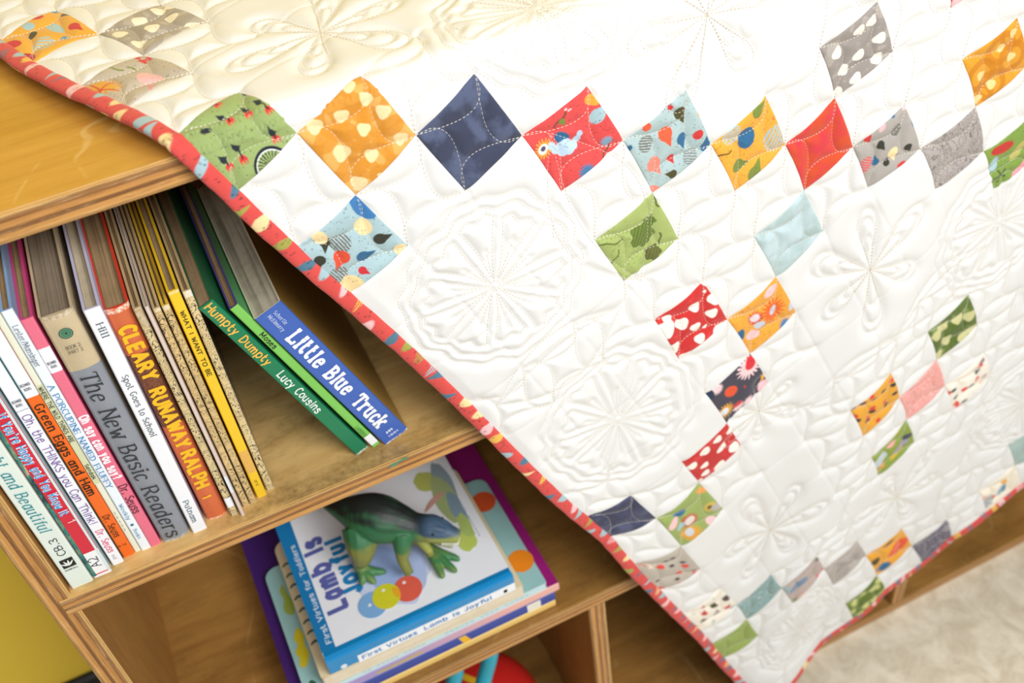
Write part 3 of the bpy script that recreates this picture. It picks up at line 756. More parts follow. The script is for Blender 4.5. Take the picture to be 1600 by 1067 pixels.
bme.name = 'body'
bpy.data.objects.remove(tmp)
nv = len(bme.vertices); co = np.empty(nv * 3); bme.vertices.foreach_get('co', co); co = co.reshape(-1, 3) + (.245, .075, 0)
bs = dspl(body, 10)
k_ = np.argmin(((co[:, None, :] - bs[None, :, :3]) ** 2).sum(-1), 1)
rel = (co[:, 2] - bs[k_, 2]) / bs[k_, 3]                       # -1 belly .. +1 back
rs = np.random.RandomState(2)
ph = rs.rand(6, 3) * 6.28
nz = sum(np.sin(co @ (rs.randn(3) * 420) + ph[q, 0]) for q in range(6)) / 6
def cmix(a, b, t): return np.array(lin(a)) * (1 - t[:, None]) + np.array(lin(b)) * t[:, None]
sm = lambda a, b, x: np.clip((x - a) / (b - a), 0, 1) ** 2 * (3 - 2 * np.clip((x - a) / (b - a), 0, 1))
colr = cmix('82843f', '326e46', sm(-.75, -.1, rel + .25 * nz))
colr = colr * (1 - sm(.32, .9, rel + .3 * nz)[:, None]) + np.array(lin('1d2422')) * sm(.32, .9, rel + .3 * nz)[:, None]
feet = sm(.016, .008, co[:, 2])
colr = colr * (1 - feet[:, None]) + cmix('3d7a48', '6f8a48', np.clip(.5 + nz, 0, 1)) * feet[:, None]
hx = (co[:, 0] - .276) * .75 - (co[:, 1] - .061) * .66        # along the head
hd = sm(-.008, .007, hx) * (co[:, 2] > .022) * (np.abs((co[:, 0] - .276) * .66 + (co[:, 1] - .061) * .75) < .02)
topm = sm(.0440, .0485, co[:, 2] + .18 * hx + .001 * nz)
hc = np.array(lin('9ca24c')) * (1 - topm[:, None]) + np.array(lin('3f576f')) * topm[:, None]
colr = colr * (1 - hd[:, None]) + hc * hd[:, None]
at = bme.color_attributes.new('col', 'FLOAT_COLOR', 'POINT')
at.data.foreach_set('color', np.concatenate([colr, np.ones((nv, 1))], 1).astype(np.float32).ravel())
k = NT('painted_rubber_skin')
k.base(k.n('ShaderNodeAttribute', attribute_name='col').outputs['Color']); k.rough(.42)
k.bump(k.noise(k.coord(), 620, 4, .7), .5, .0008)
bme.materials.clear(); bme.materials.append(k.m)
bme.polygons.foreach_set('use_smooth', [True] * len(bme.polygons))
obj('body', bme, dino)
from mathutils.bvhtree import BVHTree
bvh = BVHTree.FromPolygons([v.co[:] for v in bme.vertices], [tuple(p.vertices) for p in bme.polygons])
V = []; F = []
for row, (a, b, up) in enumerate((((.2845, .0445, .0345), (.2975, .0385, .0312), -1), ((.2845, .0475, .0270), (.2945, .0425, .0240), 1), ((.2985, .0385, .0310), (.3040, .0430, .0310), -1))):
    nt = (9, 7, 5)[row]
    for q in range(nt):
        t = q / (nt - 1)
        p = Vector(D([a[c] + (b[c] - a[c]) * t for c in range(3)]))
        p = bvh.find_nearest(p)[0]
        V2, F2 = tube_arrays([p - Vector((0, 0, up * .0006)), p + Vector((0, 0, up * .0016)), p + Vector((0, 0, up * (.0028 + .0006 * (q % 2))))], [.0008, .0006, .00012], 6)
        F += [tuple(i + len(V) for i in f) for f in F2]; V += V2
obj('teeth', mesh('teeth', V, F, flat('f3efe2', .3), smooth=True), dino)
for p in ((.2790, .0480, .0470), (.2905, .0590, .0450)):
    q = bvh.find_nearest(Vector(D(p)))[0]
    bm = bmesh.new(); bmesh.ops.create_uvsphere(bm, u_segments=14, v_segments=10, radius=.0013, matrix=Matrix.Translation(q))
    obj('eye', bm_mesh('eye', bm, [paint('dark_eye', '141210', .15)], smooth=True), dino)

# ------------------------------------------------------------------ toys on the bottom board
bc = (.2812, .0758, zb + .0752)
ball = thing('toy_ball', bc, 'red ball with a yellow stripe in the bottom compartment', 'ball')
bm = bmesh.new(); bmesh.ops.create_uvsphere(bm, u_segments=64, v_segments=48, radius=.075)
obj('ball_skin', bm_mesh('ball_skin', bm, [paint('red_rubber', 'c2221e', .35, .05)], smooth=True), ball)
V = []; F = []
ax = Vector((.55, .45, .45)).normalized(); u = ax.orthogonal().normalized(); w = ax.cross(u)
for a in range(96):
    t = 2 * math.pi * a / 96
    for d in (-.05, 0, .05):
        V.append((ax * math.sin(d + .62) + (u * math.cos(t) + w * math.sin(t)) * math.cos(d + .62)) * .0754)
for a in range(96):
    b = (a + 1) % 96
    for d in (0, 1): F.append((a * 3 + d, b * 3 + d, b * 3 + d + 1, a * 3 + d + 1))
obj('stripe', mesh('stripe', V, F, paint('yellow_stripe', 'e3b52a', .35), smooth=True), ball)['label'] = 'yellow stripe'
hp = [(.185, .015, -.8995), (.215, .012, -.82), (.250, .012, -.765), (.286, .030, -.688), (.299, .030, -.649), (.303, .030, -.625), (.295, .030, -.612), (.281, .030, -.611), (.268, .030, -.622), (.261, .030, -.648), (.252, .030, -.674), (.228, .030, -.740), (.195, .022, -.81), (.160, .018, -.8995)]
S = spline(np.array(hp), 8)
V, F = tube_arrays([(p[0] - .22, p[1] - .02, p[2] - (-.908)) for p in S], [.0082] * len(S), 16)
hoop = thing('toy_hoop', (.22, .02, Z0 - .908), 'bent turquoise plastic tube toy standing in front of the red ball', 'toy')
obj('tube', mesh('tube', V, F, paint('turquoise_plastic', '12a3bb', .3, .04), smooth=True), hoop)
# ------------------------------------------------------------------ quilt: the developed cloth folded over the front of the top
QTH, QU, QV, QS = 1.1513, .1921, -.0055, .0494         # turn, offset and patch size (metres) of the patchwork grid
def splus(x, k): return np.where(x / k > 30, x, k * np.log1p(np.exp(np.clip(x / k, -40, 30))))
def cloth(ij):
    """grid units (i along the left edge, j away from it) -> smooth 3-D cloth, top of the bookcase at z = 0"""
    i, j = ij[:, 0], ij[:, 1]
    x = QU + QS * (i * np.cos(QTH) + j * np.sin(QTH))
    w = QV + QS * (i * np.sin(QTH) - j * np.cos(QTH))
    hang = splus(w, .006); over = splus(-w, .006) - .0
    back = splus(over - .305, .006)
    h = .0115
    env = 1 / (1 + np.exp(-(hang - .16) / .045))
    out = .0055 + .022 * hang + env * (.006 * np.sin(2 * np.pi * (x - .05) / .31 + 2.2 * hang) + .003 * np.sin(2 * np.pi * x / .17 + 5 * hang))
    curl = .000 * np.exp(-((j + .1) / 1.1) ** 2) * np.exp(-((i - 11) / 2.6) ** 2)
    ripple = .005 * np.exp(-((20 - i) / 1.6) ** 2) * np.sin(j * 2.1 + .6)
    y = over - back - out * (1 - np.exp(-hang / .01)) - .004 - curl - ripple
    z = h - hang - back
    return np.stack([x, y, z], 1), hang
def tps_eval(X, Wt, Q):
    r2 = ((Q[:, None, :] - X[None]) ** 2).sum(-1)
    return (.5 * r2 * np.log(r2 + 1e-12)) @ Wt[:len(X)] + np.c_[np.ones(len(Q)), Q] @ Wt[len(X):]
def tps_solve(X, Y, lam):
    n = len(X); r2 = ((X[:, None] - X[None]) ** 2).sum(-1)
    Pm = np.c_[np.ones(n), X]
    A = np.block([[.5 * r2 * np.log(r2 + 1e-12) + lam * np.eye(n), Pm], [Pm.T, np.zeros((3, 3))]])
    return np.linalg.solve(A, np.vstack([Y, np.zeros((3, Y.shape[1]))]))
SHIFT = [(0, 0, 2.0, 1.3), (0, 1, -2.7, 4.2), (1, 1, -3.2, 3.7), (1, 0, 1.1, 2.2), (1, 2, -4.1, 6.5), (2, 2, -2.6, 3.8), (2, 1, -0.4, -1.1), (3, 1, 3.4, -3.4), (2, 3, -6.2, 9.4), (3, 3, -2.7, 5.6), (3, 2, 0.6, 1.9), (3, 4, -1.3, 3.2), (4, 4, 1.0, 2.4), (4, 3, -1.2, 2.5), (4, 5, 3.5, 2.2), (5, 5, 2.7, 0.0), (5, 4, 1.0, -0.5), (5, 3, -0.6, 0.3), (6, 4, 0.5, -2.2), (6, 3, -0.3, 0.4), (5, 6, 1.2, 1.2), (6, 6, 1.7, -0.1), (6, 5, 3.6, -1.2), (6, 7, -3.9, 3.8), (7, 7, -3.9, 2.4), (7, 6, 3.5, -3.6), (7, 8, -8.5, 4.9), (8, 8, -9.2, 7.1), (8, 7, -9.0, 8.7), (8, 9, -1.1, 2.8), (9, 9, -0.2, -0.5), (9, 8, -5.9, 6.5), (10, 9, 2.4, -0.9), (5, 7, -1.5, 2.4), (5, 8, -2.0, 1.9), (6, 8, -4.0, 5.7), (7, 9, -4.1, 4.6), (7, 10, 1.0, 0.4), (7, 5, 3.6, -6.3), (8, 6, 4.1, -3.6), (8, 5, 8.8, -13.4), (7, 3, 3.1, -2.0), (7, 4, 1.5, -6.1), (8, 4, 5.6, -11.4), (8, 3, 3.5, -7.8), (9, 5, 10.8, -15.5), (9, 4, 11.4, -19.1), (9, 3, 9.4, -16.1), (10, 4, 13.1, -20.4), (10, 3, 12.3, -21.4), (10, 2, 9.9, -20.0), (11, 3, 11.2, -19.3), (11, 2, 8.3, -15.6), (11, 1, 6.6, -13.2), (12, 2, 17.2, -30.7), (12, 1, 12.3, -27.7), (10, 0, 3.6, 10.3), (10, 1, 3.1, -11.8), (11, 0, 3.9, 13.7), (12, 0, 4.6, 4.0), (13, 1, 16.0, -39.1), (13, 0, 10.1, -10.8), (14, 1, 21.6, -50.0), (15, 1, 24.9, -54.6), (15, 2, 17.2, -39.2), (16, 2, 8.7, -19.3), (16, 1, 16.9, -43.3), (16, 0, 17.6, -38.4), (17, 1, 10.2, -33.0), (17, 0, 13.6, -35.4), (16, 3, -0.0, -1.7), (17, 3, -6.7, 9.7), (17, 2, 1.1, -5.9), (17, 4, -5.2, 1.9), (18, 4, -7.8, 7.7), (18, 3, -7.6, 8.7), (18, 5, -4.7, 2.1), (19, 5, 1.9, -7.3), (19, 4, -6.4, 1.4), (19, 3, -4.2, -0.6), (20, 4, -9.5, 6.9), (20, 3, -8.6, 2.7), (19, 6, 2.9, -7.5), (20, 6, -4.4, -0.7), (20, 5, 10.7, -20.4), (-4, 0, 4.8, 11.4), (-4, 1, -1.3, 15.6), (-3, 1, -1.5, 2.2), (-3, 0, 1.0, 7.4), (-3, 2, -3.4, -0.7), (-2, 2, -1.9, -2.0), (-2, 1, -1.6, -2.9), (-2, 0, 2.4, 1.7), (-1, 1, -0.8, -0.2), (-1, 0, 3.0, 1.6), (-9, -0.2, 0.0, 0.0), (-9, 6, 0.0, 0.0), (-9, 14, 0.0, 0.0), (-3, 14, 0.0, 0.0), (3, 15, 0.0, 0.0), (9, 15, 0.0, 0.0), (15, 15, 2.9, -7.5), (-6, 3, 0.0, 0.0), (-2, 8, 0.0, 0.0), (1, 10, 0.0, 0.0)]
PRINTS = {
(-4, 0): ('e5aa40', '', 'd 0.03 0.94 0.11 6c93a3 -104 1;d 0.27 0.99 0.12 4f4a2c 9 1;o 0.01 0.64 0.13 cf3b3a 37 0.6;o 0.11 0.45 0.1 a7c3c8 37 0.7;o 0.47 0.67 0.17 a7c3c8 0 0.6;d 0.67 0.86 0.13 cf3b3a 9 1;d 0.38 0.36 0.12 4f4a2c 148 1;d 0.8 0.61 0.09 6c93a3 9 1;h 0.72 0.33 0.17 a7c3c8 57 1;o 0.33 0.04 0.16 cf3b3a 36 0.55;o 0.82 0.01 0.13 b8323a 37 0.8'),
(-3, 1): ('b8ad9c', 'r:f0e6cc:a3988a', 'r 0.19 0.83 0.12 f0e6cc 29 1;r 0.51 0.8 0.12 f0e6cc 28 1;r 0.93 0.8 0.12 f0e6cc 27 1;r 0.56 0.46 0.12 f0e6cc 30 1;r 0.72 0.14 0.12 f0e6cc 32 1;r 0.35 0.12 0.12 f0e6cc 33 1;r 0.21 0.51 0.12 f0e6cc 31 1;r 0.24 1.01 0.12 f0e6cc 28 1'),
(-2, 0): ('bdb09d', 's', 'f 0.34 0.14 0.36 dfa22f 32 0.8;w 0.39 0.06 0.24 cf4a3c 33 1;k 0.12 0.91 0.24 cf3b3a 29 1;o 0.69 0.6 0.19 efb3ae 6 0.7;l 0.09 0.49 0.13 7d8a3e 31 1;l 0.29 0.67 0.12 7d8a3e 30 1;k 0.91 0.41 0.12 d88 29 1'),
(0, 0): ('98aa6a', 's', 'd 0.12 1.01 0.062 2b3138 -150 1;d 0.14 1 0.055 2b3138 129 1;t 0.22 1.03 0.075 e2403a 5 1;d -0.01 0.6 0.062 2b3138 -145 1;d 0.01 0.59 0.055 2b3138 129 1;t 0.07 0.62 0.075 e2403a 9 1;d 0.24 0.51 0.062 2b3138 -158 1;d 0.26 0.5 0.055 2b3138 120 1;t 0.37 0.54 0.075 e2403a 0 1;d 0.38 0.77 0.062 2b3138 177 1;d 0.41 0.76 0.055 2b3138 101 1;t 0.45 0.76 0.075 e2403a -19 1;d 0.44 0.94 0.062 2b3138 -163 1;d 0.46 0.93 0.055 2b3138 120 1;t 0.6 0.95 0.075 e2403a -3 1;d 0.77 0.8 0.062 2b3138 177 1;d 0.8 0.79 0.055 2b3138 98 1;t 0.87 0.78 0.075 e2403a -19 1;d 0.6 0.36 0.062 2b3138 -179 1;d 0.63 0.36 0.055 2b3138 99 1;t 0.77 0.33 0.075 e2403a -18 1;d 0.61 0.15 0.062 2b3138 -167 1;d 0.63 0.15 0.055 2b3138 108 1;t 0.72 0.15 0.075 e2403a -7 1;d -0.02 0.76 0.062 2b3138 -106 1;d -0 0.75 0.055 2b3138 151 1;t -0.02 0.76 0.075 e2403a 46 1;W 1.06 0.53 0.23 2b3138 39 1;o 0.24 0.25 0.07 2b3138 71 0.5'),
(1, 1): ('e6ab5a', 'q:d48c2c', 'c 0.02 0.78 0.1 f0d8a2 46 1;c 0.19 0.5 0.11 f0d8a2 46 1;c 0.07 0.2 0.12 f0d8a2 46 1;c 0.47 0.59 0.1 f0d8a2 45 1;c 0.49 0.89 0.11 f0d8a2 45 1;c 0.5 0.22 0.13 f0d8a2 46 1;c 0.76 0.46 0.1 f0d8a2 45 1;c 0.87 0.84 0.11 f0d8a2 45 1;c 0.9 0.13 0.12 f0d8a2 45 1;c 0.25 0.83 0.1 f0d8a2 45 1;c 1 0.38 0.05 f0d8a2 45 1'),
(2, 2): ('3f4459', 'm:5b6480', ''),
(3, 3): ('dc4f4d', 's', 'f 0.31 0.12 0.2 e9a13c 47 1;o 0.3 0.11 0.07 f5efe6 47 1;o 0.29 0.11 0.035 55506a 47 1;o 0.36 0.39 0.11 34688f 29 0.7;o 0.36 0.22 0.055 bcd3e6 47 1;o 0.44 0.24 0.06 bcd3e6 47 1;o 0.52 0.29 0.06 bcd3e6 47 1;o 0.55 0.37 0.06 bcd3e6 47 1;o 0.54 0.45 0.055 bcd3e6 47 1;o 0.5 0.53 0.05 bcd3e6 47 1;o 0.45 0.59 0.04 bcd3e6 47 1;o 0.45 0.36 0.1 bcd3e6 68 0.6;o 0.41 0.9 0.12 a7c3c8 117 0.75;f 0.81 0.82 0.12 7fa0b8 46 1;f 0.98 0.4 0.18 4a7ba6 47 1;o 0.19 0.96 0.11 e9a13c 47 0.7;l 0.12 0.49 0.13 7a4a3a 117 1;d 0.16 0.5 0.07 7d8a3e 12 1;k 0.07 0.64 0.07 f6d0d0 47 1;l 0.93 0.75 0.1 7a4a3a 127 1'),
(4, 4): ('adc1c0', 's', 'd 0.21 0.79 0.14 4f4a2c -4 1;d 0.32 0.5 0.16 e8603f -5 1;d 0.55 0.66 0.13 34688f -13 1;o 0.67 0.88 0.08 cf3b3a 47 0.9;h 0.25 0.22 0.11 77736a 46 1;d 0.93 0.91 0.13 34688f 156 1;d 0.69 0.42 0.09 cf3b3a 1 1;h 0.89 0.66 0.11 8a8d88 47 1;d 0.59 0.18 0.17 f08a78 8 1;d 0.92 0.34 0.1 4f4a2c -132 1;o 0.04 0.33 0.06 e8603f 46 1;o 0.95 0.02 0.1 f08a78 47 0.7;o 0.15 0 0.06 34688f 119 0.6;o 0.39 1.02 0.06 e9a13c 146 0.5;o 0.05 0.71 0.04 cf3b3a 46 1'),
(5, 5): ('e9a83e', 's', 'o 0.31 0.48 0.16 34688f 145 0.85;d 0.07 0.78 0.15 7d8a3e 102 1;h 0.71 0.89 0.22 a7c3c8 132 1;d 0.62 0.19 0.17 7d8a3e 63 1;d 0.94 0.35 0.19 7d8a3e 130 1;h 0.09 0.31 0.15 a7c3c8 87 1;l 0.26 0.09 0.12 7a5a2a 74 1;k 0.37 0.96 0.06 cf6a4a 45 1'),
(6, 6): ('d3502f', 'm:d63a4a', ''),
(7, 7): ('aaa39b', '', 'h 0.28 0.74 0.1 4a4a42 46 1;d 0.33 0.42 0.11 3a3a30 13 1;d 0.02 0.26 0.11 cf3b3a 6 1;d 0.63 0.56 0.15 f0d6a0 -7 1;d 0.74 0.81 0.1 3a3a30 7 1;h 0.47 0.07 0.15 e0555a 37 1;d 0.59 0.25 0.11 34688f 163 1;d 0.76 0.41 0.09 3a3a30 153 1;o 0.96 0.61 0.08 cf3b3a 80 0.5;o 0.04 0.53 0.07 f2b6bb 124 0.7;o 0.37 1.01 0.07 34688f 172 0.4;o 0.03 0.98 0.05 f2c3c4 46 1;o 0 0.75 0.04 34688f 45 0.6'),
(8, 8): ('aba29c', 'x:77706c', ''),
(9, 9): ('7f9a45', 's', 'o 0.16 0.29 0.22 c23a30 71 0.5;o 0.49 0.55 0.2 b8b060 132 0.5;o 0.39 0.09 0.15 a7c3c8 159 0.6;o 1.01 0.54 0.25 ef9aa6 110 0.6;w 0.75 0.15 0.14 2b3138 40 1'),
(5, 7): ('aca39a', 'r:efe9dc:958c85', 'r 0.19 0.61 0.12 efe9dc 47 1;r 0.57 0.85 0.12 efe9dc 47 1;r 0.26 0.2 0.12 efe9dc 47 1;r 0.57 0.49 0.12 efe9dc 47 1;r 0.88 0.74 0.12 efe9dc 47 1;r 0.64 0.22 0.12 efe9dc 47 1;r 0.91 0.35 0.12 efe9dc 47 1;r 0.2 0.82 0.12 efe9dc 47 1;r 0.93 0.04 0.12 efe9dc 47 1'),
(7, 9): ('dc9a2c', 'q:c67a18', 'c 0.16 0.85 0.1 f0d08a 47 1;c 0.55 0.73 0.1 f0d08a 46 1;c 0.47 0.18 0.1 f0d08a 46 1;c 0.77 0.31 0.1 f0d08a 45 1;c 0.85 0.04 0.1 f0d08a 45 1;c 0.26 0.61 0.1 f0d08a 47 1'),
(5, 9): ('d8414a', '', 'o 0.92 0.15 0.15 f2c3c4 51 1'),
(5, 3): ('a5b46a', 'g:6f8038', 'b 0.47 0.58 0.3 6d7f38 44 1;b 0.36 0.76 0.16 6d7f38 44 1;b 0.87 0.58 0.2 6a6a38 45 1;l 0.21 0.14 0.22 6a7434 64 1;l 0.5 0.08 0.16 6a7434 137 1;l 0.74 0.77 0.12 59652a 163 1;l 0.15 0.98 0.1 59652a -179 1'),
(7, 5): ('b0c4c2', 'm:c4d6da', ''),
(7, 3): ('d8403f', 'q:c8312f', 'c 0.28 0.66 0.13 f6efe4 44 1;c 0.61 0.84 0.12 f6efe4 43 1;c 0.39 0.33 0.15 f6efe4 45 1;c 0.62 0.49 0.12 f6efe4 44 1;c 0.88 0.45 0.12 f6efe4 44 1;c 0.71 0.03 0.14 f6efe4 45 1;c 0.27 0.05 0.22 f6efe4 45 1;c 1.04 0.8 0.16 f6efe4 43 1;c 0.39 1.01 0.16 f6efe4 43 1;c 1.05 0.12 0.16 f6efe4 44 1;c 0.13 0.18 0.1 f6efe4 45 1;c 0.17 0.93 0.04 f6efe4 44 1;c 0.77 0.63 0.05 f6efe4 43 1;c 0.04 1.04 0.1 f6efe4 44 1'),
(8, 4): ('e7a23c', 's', 'f 0.51 0.67 0.33 e8692f 40 1;o 0.51 0.68 0.07 c8ccd6 40 1.2;f 0.38 0.37 0.2 d23f3c 39 1;o 0.37 0.37 0.08 e8d8dc 39 1;o 0.56 0.38 0.1 c8ccd6 60 0.7;o 0.11 0.8 0.14 f2c3c4 88 0.6;o 0.64 0.19 0.15 f2c3c4 49 0.6;f 0.99 0.73 0.17 4a7ba6 40 1;o 0.43 0.02 0.12 34688f 144 0.6;o 0.72 0.98 0.1 c8ccd6 146 0.6'),
(9, 3): ('47434f', 's', 'f 0.18 0.84 0.36 f2cfd0 35 1;o 0.13 0.9 0.13 d8333a 135 0.8;o 0.33 0.36 0.14 e2552f 35 0.8;f 0.64 0.1 0.24 dfa03a 35 1;o 0.63 0.07 0.08 dfe4e6 35 1;f 0.85 0.33 0.17 f2cfd0 35 1;f 0.93 0.52 0.17 f2cfd0 35 1;o 0.75 0.33 0.1 cf3b3a 69 0.6;o 0.92 0.89 0.13 efbfc6 146 0.9;o 0.72 0.97 0.1 dfa03a 119 0.4;f 0.05 0.19 0.17 f2cfd0 35 1;o 0.05 0.02 0.1 2c3a50 35 1;k 0.5 0.6 0.06 cf3b3a 35 1'),
(10, 2): ('d4403e', 'q:c0302f', 'c 0.15 0.41 0.14 f3ece0 28 1;c 0.52 0.68 0.15 f3ece0 29 1;c 0.85 0.87 0.15 f3ece0 30 1;c 0.26 0.09 0.13 f3ece0 27 1;c 0.54 0.26 0.11 f3ece0 28 1;c 0.95 0.47 0.16 f3ece0 29 1;c 0.8 0.19 0.11 f3ece0 28 1;c 0.14 0.7 0.12 f3ece0 29 1;c 0.24 0.99 0.13 f3ece0 30 1;c 0.9 0.03 0.08 f3ece0 28 1'),
(11, 1): ('98a95f', '', 'f 0.52 0.43 0.24 cf3b33 36 1;o 0.52 0.43 0.09 e8d8d0 36 1.2;f 0.82 0.3 0.36 e0a13a 36 0.7;o 0.78 0.29 0.08 c9ccd2 36 1;f 0.62 0.85 0.17 e0bb50 35 1;o 0.62 0.84 0.05 6a6040 35 1;o 0.76 0.94 0.13 b9b2a8 35 0.7;o 0.96 0.71 0.14 f2c3c4 22 0.6;o 0.33 0.17 0.15 f2c3c4 117 0.5;o 0.22 0.38 0.13 34688f 73 0.5;o 0.16 0.92 0.12 e8a050 36 0.6;o 0.52 0.24 0.1 a7c3c8 103 0.6'),
(10, 0): ('3f4056', 'm:565a74', ''),
(12, 0): ('b8aea0', '', 'o 0.18 0.57 0.055 2b3138 87 0.55;o 0.39 0.59 0.055 2b3138 85 0.55;o 0.45 0.81 0.055 2b3138 85 0.55;o 0.16 0.71 0.055 2b3138 88 0.55;o 0.86 0.86 0.055 2b3138 80 0.55;o 0.85 0.48 0.055 2b3138 81 0.55;o 0.72 0.14 0.055 2b3138 83 0.55;o 0.68 0.59 0.055 2b3138 83 0.55;o 0.58 0.8 0.07 e0463f 49 0.8;o 0.97 0.87 0.07 e0463f 47 0.8;o 1.02 0.46 0.07 e0463f 49 0.8;o 0.97 0.09 0.07 e0463f 50 0.8;o 0.31 0.4 0.07 e0463f 52 0.8;o 0.7 0.6 0.07 e0463f 49 0.8;k 0.11 0.13 0.1 d0625c 54 1;k 0.22 0.25 0.12 f0d6c0 53 1'),
(14, 0): ('efe6d6', '', 'd 0.39 0.95 0.16 5a4a48 130 1;d 0.33 0.62 0.12 4f4a2c 36 1;d 0.16 0.43 0.09 cf3b3a 155 1;d 0.39 0.35 0.11 cf3b3a 156 1;d 0.67 0.54 0.15 a89a96 157 1;d 0.61 0.2 0.1 6a5a4a 94 1;d 0.74 0.81 0.11 d2302f 136 1;d 0.9 0.89 0.1 34688f 106 1;d 0.53 -0.07 0.15 5a4550 40 1;d 0.87 0.36 0.07 a9c0ba 137 1;d 0 1.01 0.05 6a7a70 34 1;d 0.07 0.73 0.04 a7c3c8 36 1;d 0.16 0.18 0.08 d8d4c8 41 1'),
(15, 1): ('86a2a0', 'x:a9c0bc', ''),
(16, 0): ('94a657', '', ''),
(16, 2): ('b9a8a0', '', 'o 0.41 0.33 0.26 7890ac 76 0.5;o 0.88 0.91 0.2 cf3a40 127 0.5;o 0.18 0.04 0.15 9fb0b0 25 0.7;o 0.95 0.04 0.12 8a8a60 23 0.8;o 0.99 0.34 0.17 f0a8a0 70 0.4;o 0.13 0.96 0.1 6a6a58 22 0.8'),
(17, 3): ('b3aaa2', 'm:9d948e', ''),
(18, 4): ('e6a333', '', 'o 0.54 0.7 0.32 e8552f 113 0.55;o 0.51 0.68 0.14 e87c60 113 0.55;o 0.39 0.12 0.13 4a4520 56 0.8;o 0.81 0.2 0.2 34688f 70 0.55;o 1.06 0.66 0.17 f2a89a 88 0.5;o 0.11 0.56 0.16 4f4a2c 104 0.35'),
(19, 3): ('7d9040', 'q:5f7228', 'c 0.19 0.95 0.13 c6c67c 26 1;c 0.27 0.71 0.13 c6c67c 26 1;c 0.82 0.91 0.13 c6c67c 25 1;c 0.13 0.46 0.13 c6c67c 27 1;c 0.85 0.66 0.13 c6c67c 26 1;c 0.79 0.42 0.13 c6c67c 26 1;c 0.21 0.2 0.13 c6c67c 27 1;c 0.49 0.06 0.13 c6c67c 27 1;c 0.91 0.21 0.13 c6c67c 26 1;c 0.38 0.83 0.13 c6c67c 26 1'),
(19, 5): ('5d5868', 'x:a39ca4', 'o 0.32 0.94 0.12 a09aa0 32 1'),
(12, 5): ('e2a236', '', 'o -0.02 0.05 0.075 2b3138 56 0.6;o 0.19 0.48 0.075 2b3138 55 0.6;o 0.19 0.71 0.075 2b3138 55 0.6;o 0.46 0.35 0.075 2b3138 55 0.6;o 0.69 0.66 0.075 2b3138 55 0.6;o 0.02 0.25 0.075 2b3138 56 0.6;o 0.32 0.94 0.075 2b3138 55 0.6;o 0.61 0.19 0.075 2b3138 55 0.6;o 0.58 0.9 0.075 2b3138 55 0.6;o 0.33 0.02 0.075 2b3138 55 0.6;o 0.04 0.45 0.06 dc4238 36 0.9;o 0.18 0.94 0.06 dc4238 36 0.9;o -0.05 0.27 0.06 dc4238 36 0.9;o 0.54 0.65 0.06 dc4238 36 0.9;o 0.38 0.38 0.06 dc4238 36 0.9;o 0.2 0.01 0.06 dc4238 36 0.9;o 0.86 0.38 0.06 dc4238 35 0.9;o 0.55 0.21 0.06 dc4238 35 0.9'),
(13, 6): ('e79a92', 'x:f3c9c0', ''),
(12, 7): ('7f9350', 'q:55682a', 'c 0.19 0.32 0.16 cdc890 37 1;c 0.33 0.63 0.16 cdc890 37 1;c 0.64 0.3 0.16 cdc890 36 1;c 0.93 0.62 0.16 cdc890 36 1;c 0.25 0.13 0.16 cdc890 37 1;c 0.5 0.87 0.16 cdc890 37 1;c 0.84 0.03 0.16 cdc890 36 1;c 1.06 0.22 0.16 cdc890 36 1;c 0.94 0.86 0.16 cdc890 36 1'),
(14, 7): ('efe7d8', '', 'o 0.25 0.7 0.08 2c4240 70 0.6;o 0.38 0.74 0.08 2c4240 70 0.6;o 0.29 0.12 0.08 2c4240 69 0.6;o 0.62 0.51 0.08 2c4240 70 0.6;o 0.94 0.27 0.08 2c4240 69 0.6;o 1.11 0.01 0.08 2c4240 69 0.6;o 1.02 0.55 0.08 2c4240 70 0.6;o 0.57 0.13 0.08 2c4240 69 0.6;o 0.57 0.36 0.075 dc4238 54 0.9;o 0.97 0.13 0.075 dc4238 53 0.9;o 0.26 -0.01 0.075 dc4238 54 0.9;o 0.28 0.83 0.075 dc4238 54 0.9;o 0.84 0.09 0.075 dc4238 54 0.9;o 0.61 0.68 0.075 dc4238 54 0.9;o 0.18 0.87 0.09 8a5a70 34 1;o 0.69 0.85 0.07 c9b0b0 34 1;o 0.88 0.77 0.06 e8c9a0 34 1'),
(14, 5): ('8a9c44', '', 'o 0.18 0.49 0.15 efa8a0 34 0.8;o 0.37 0.15 0.2 c4ccd0 33 0.9;o 0.6 0.65 0.22 a39ab0 89 0.45;o 0.47 0.87 0.13 4a4a5c 69 0.6;o -0.07 0.75 0.2 e09a5c 99 0.35;o 0.74 0.54 0.18 cfae30 101 0.35;o 0.7 0.11 0.12 e89a40 33 0.8'),
(18, 8): ('a2b8b2', '', ''),
(19, 7): ('efe5d2', '', 'h 0.59 0.03 0.26 5a7f96 76 1;o 0.56 0.52 0.2 8fb0c0 145 0.6;o 0.57 0.59 0.1 34688f 145 0.6;f 0.34 0.65 0.14 e0a040 31 1;o 1.03 0.14 0.1 e8c090 31 0.6;o 0.31 0.06 0.07 e8b0a0 31 1;o 0.61 0.3 0.06 d86a5a 31 1'),
}
SH = np.array(SHIFT); SH_W = tps_solve(SH[:, :2], SH[:, 2:] / 1e3, .03)
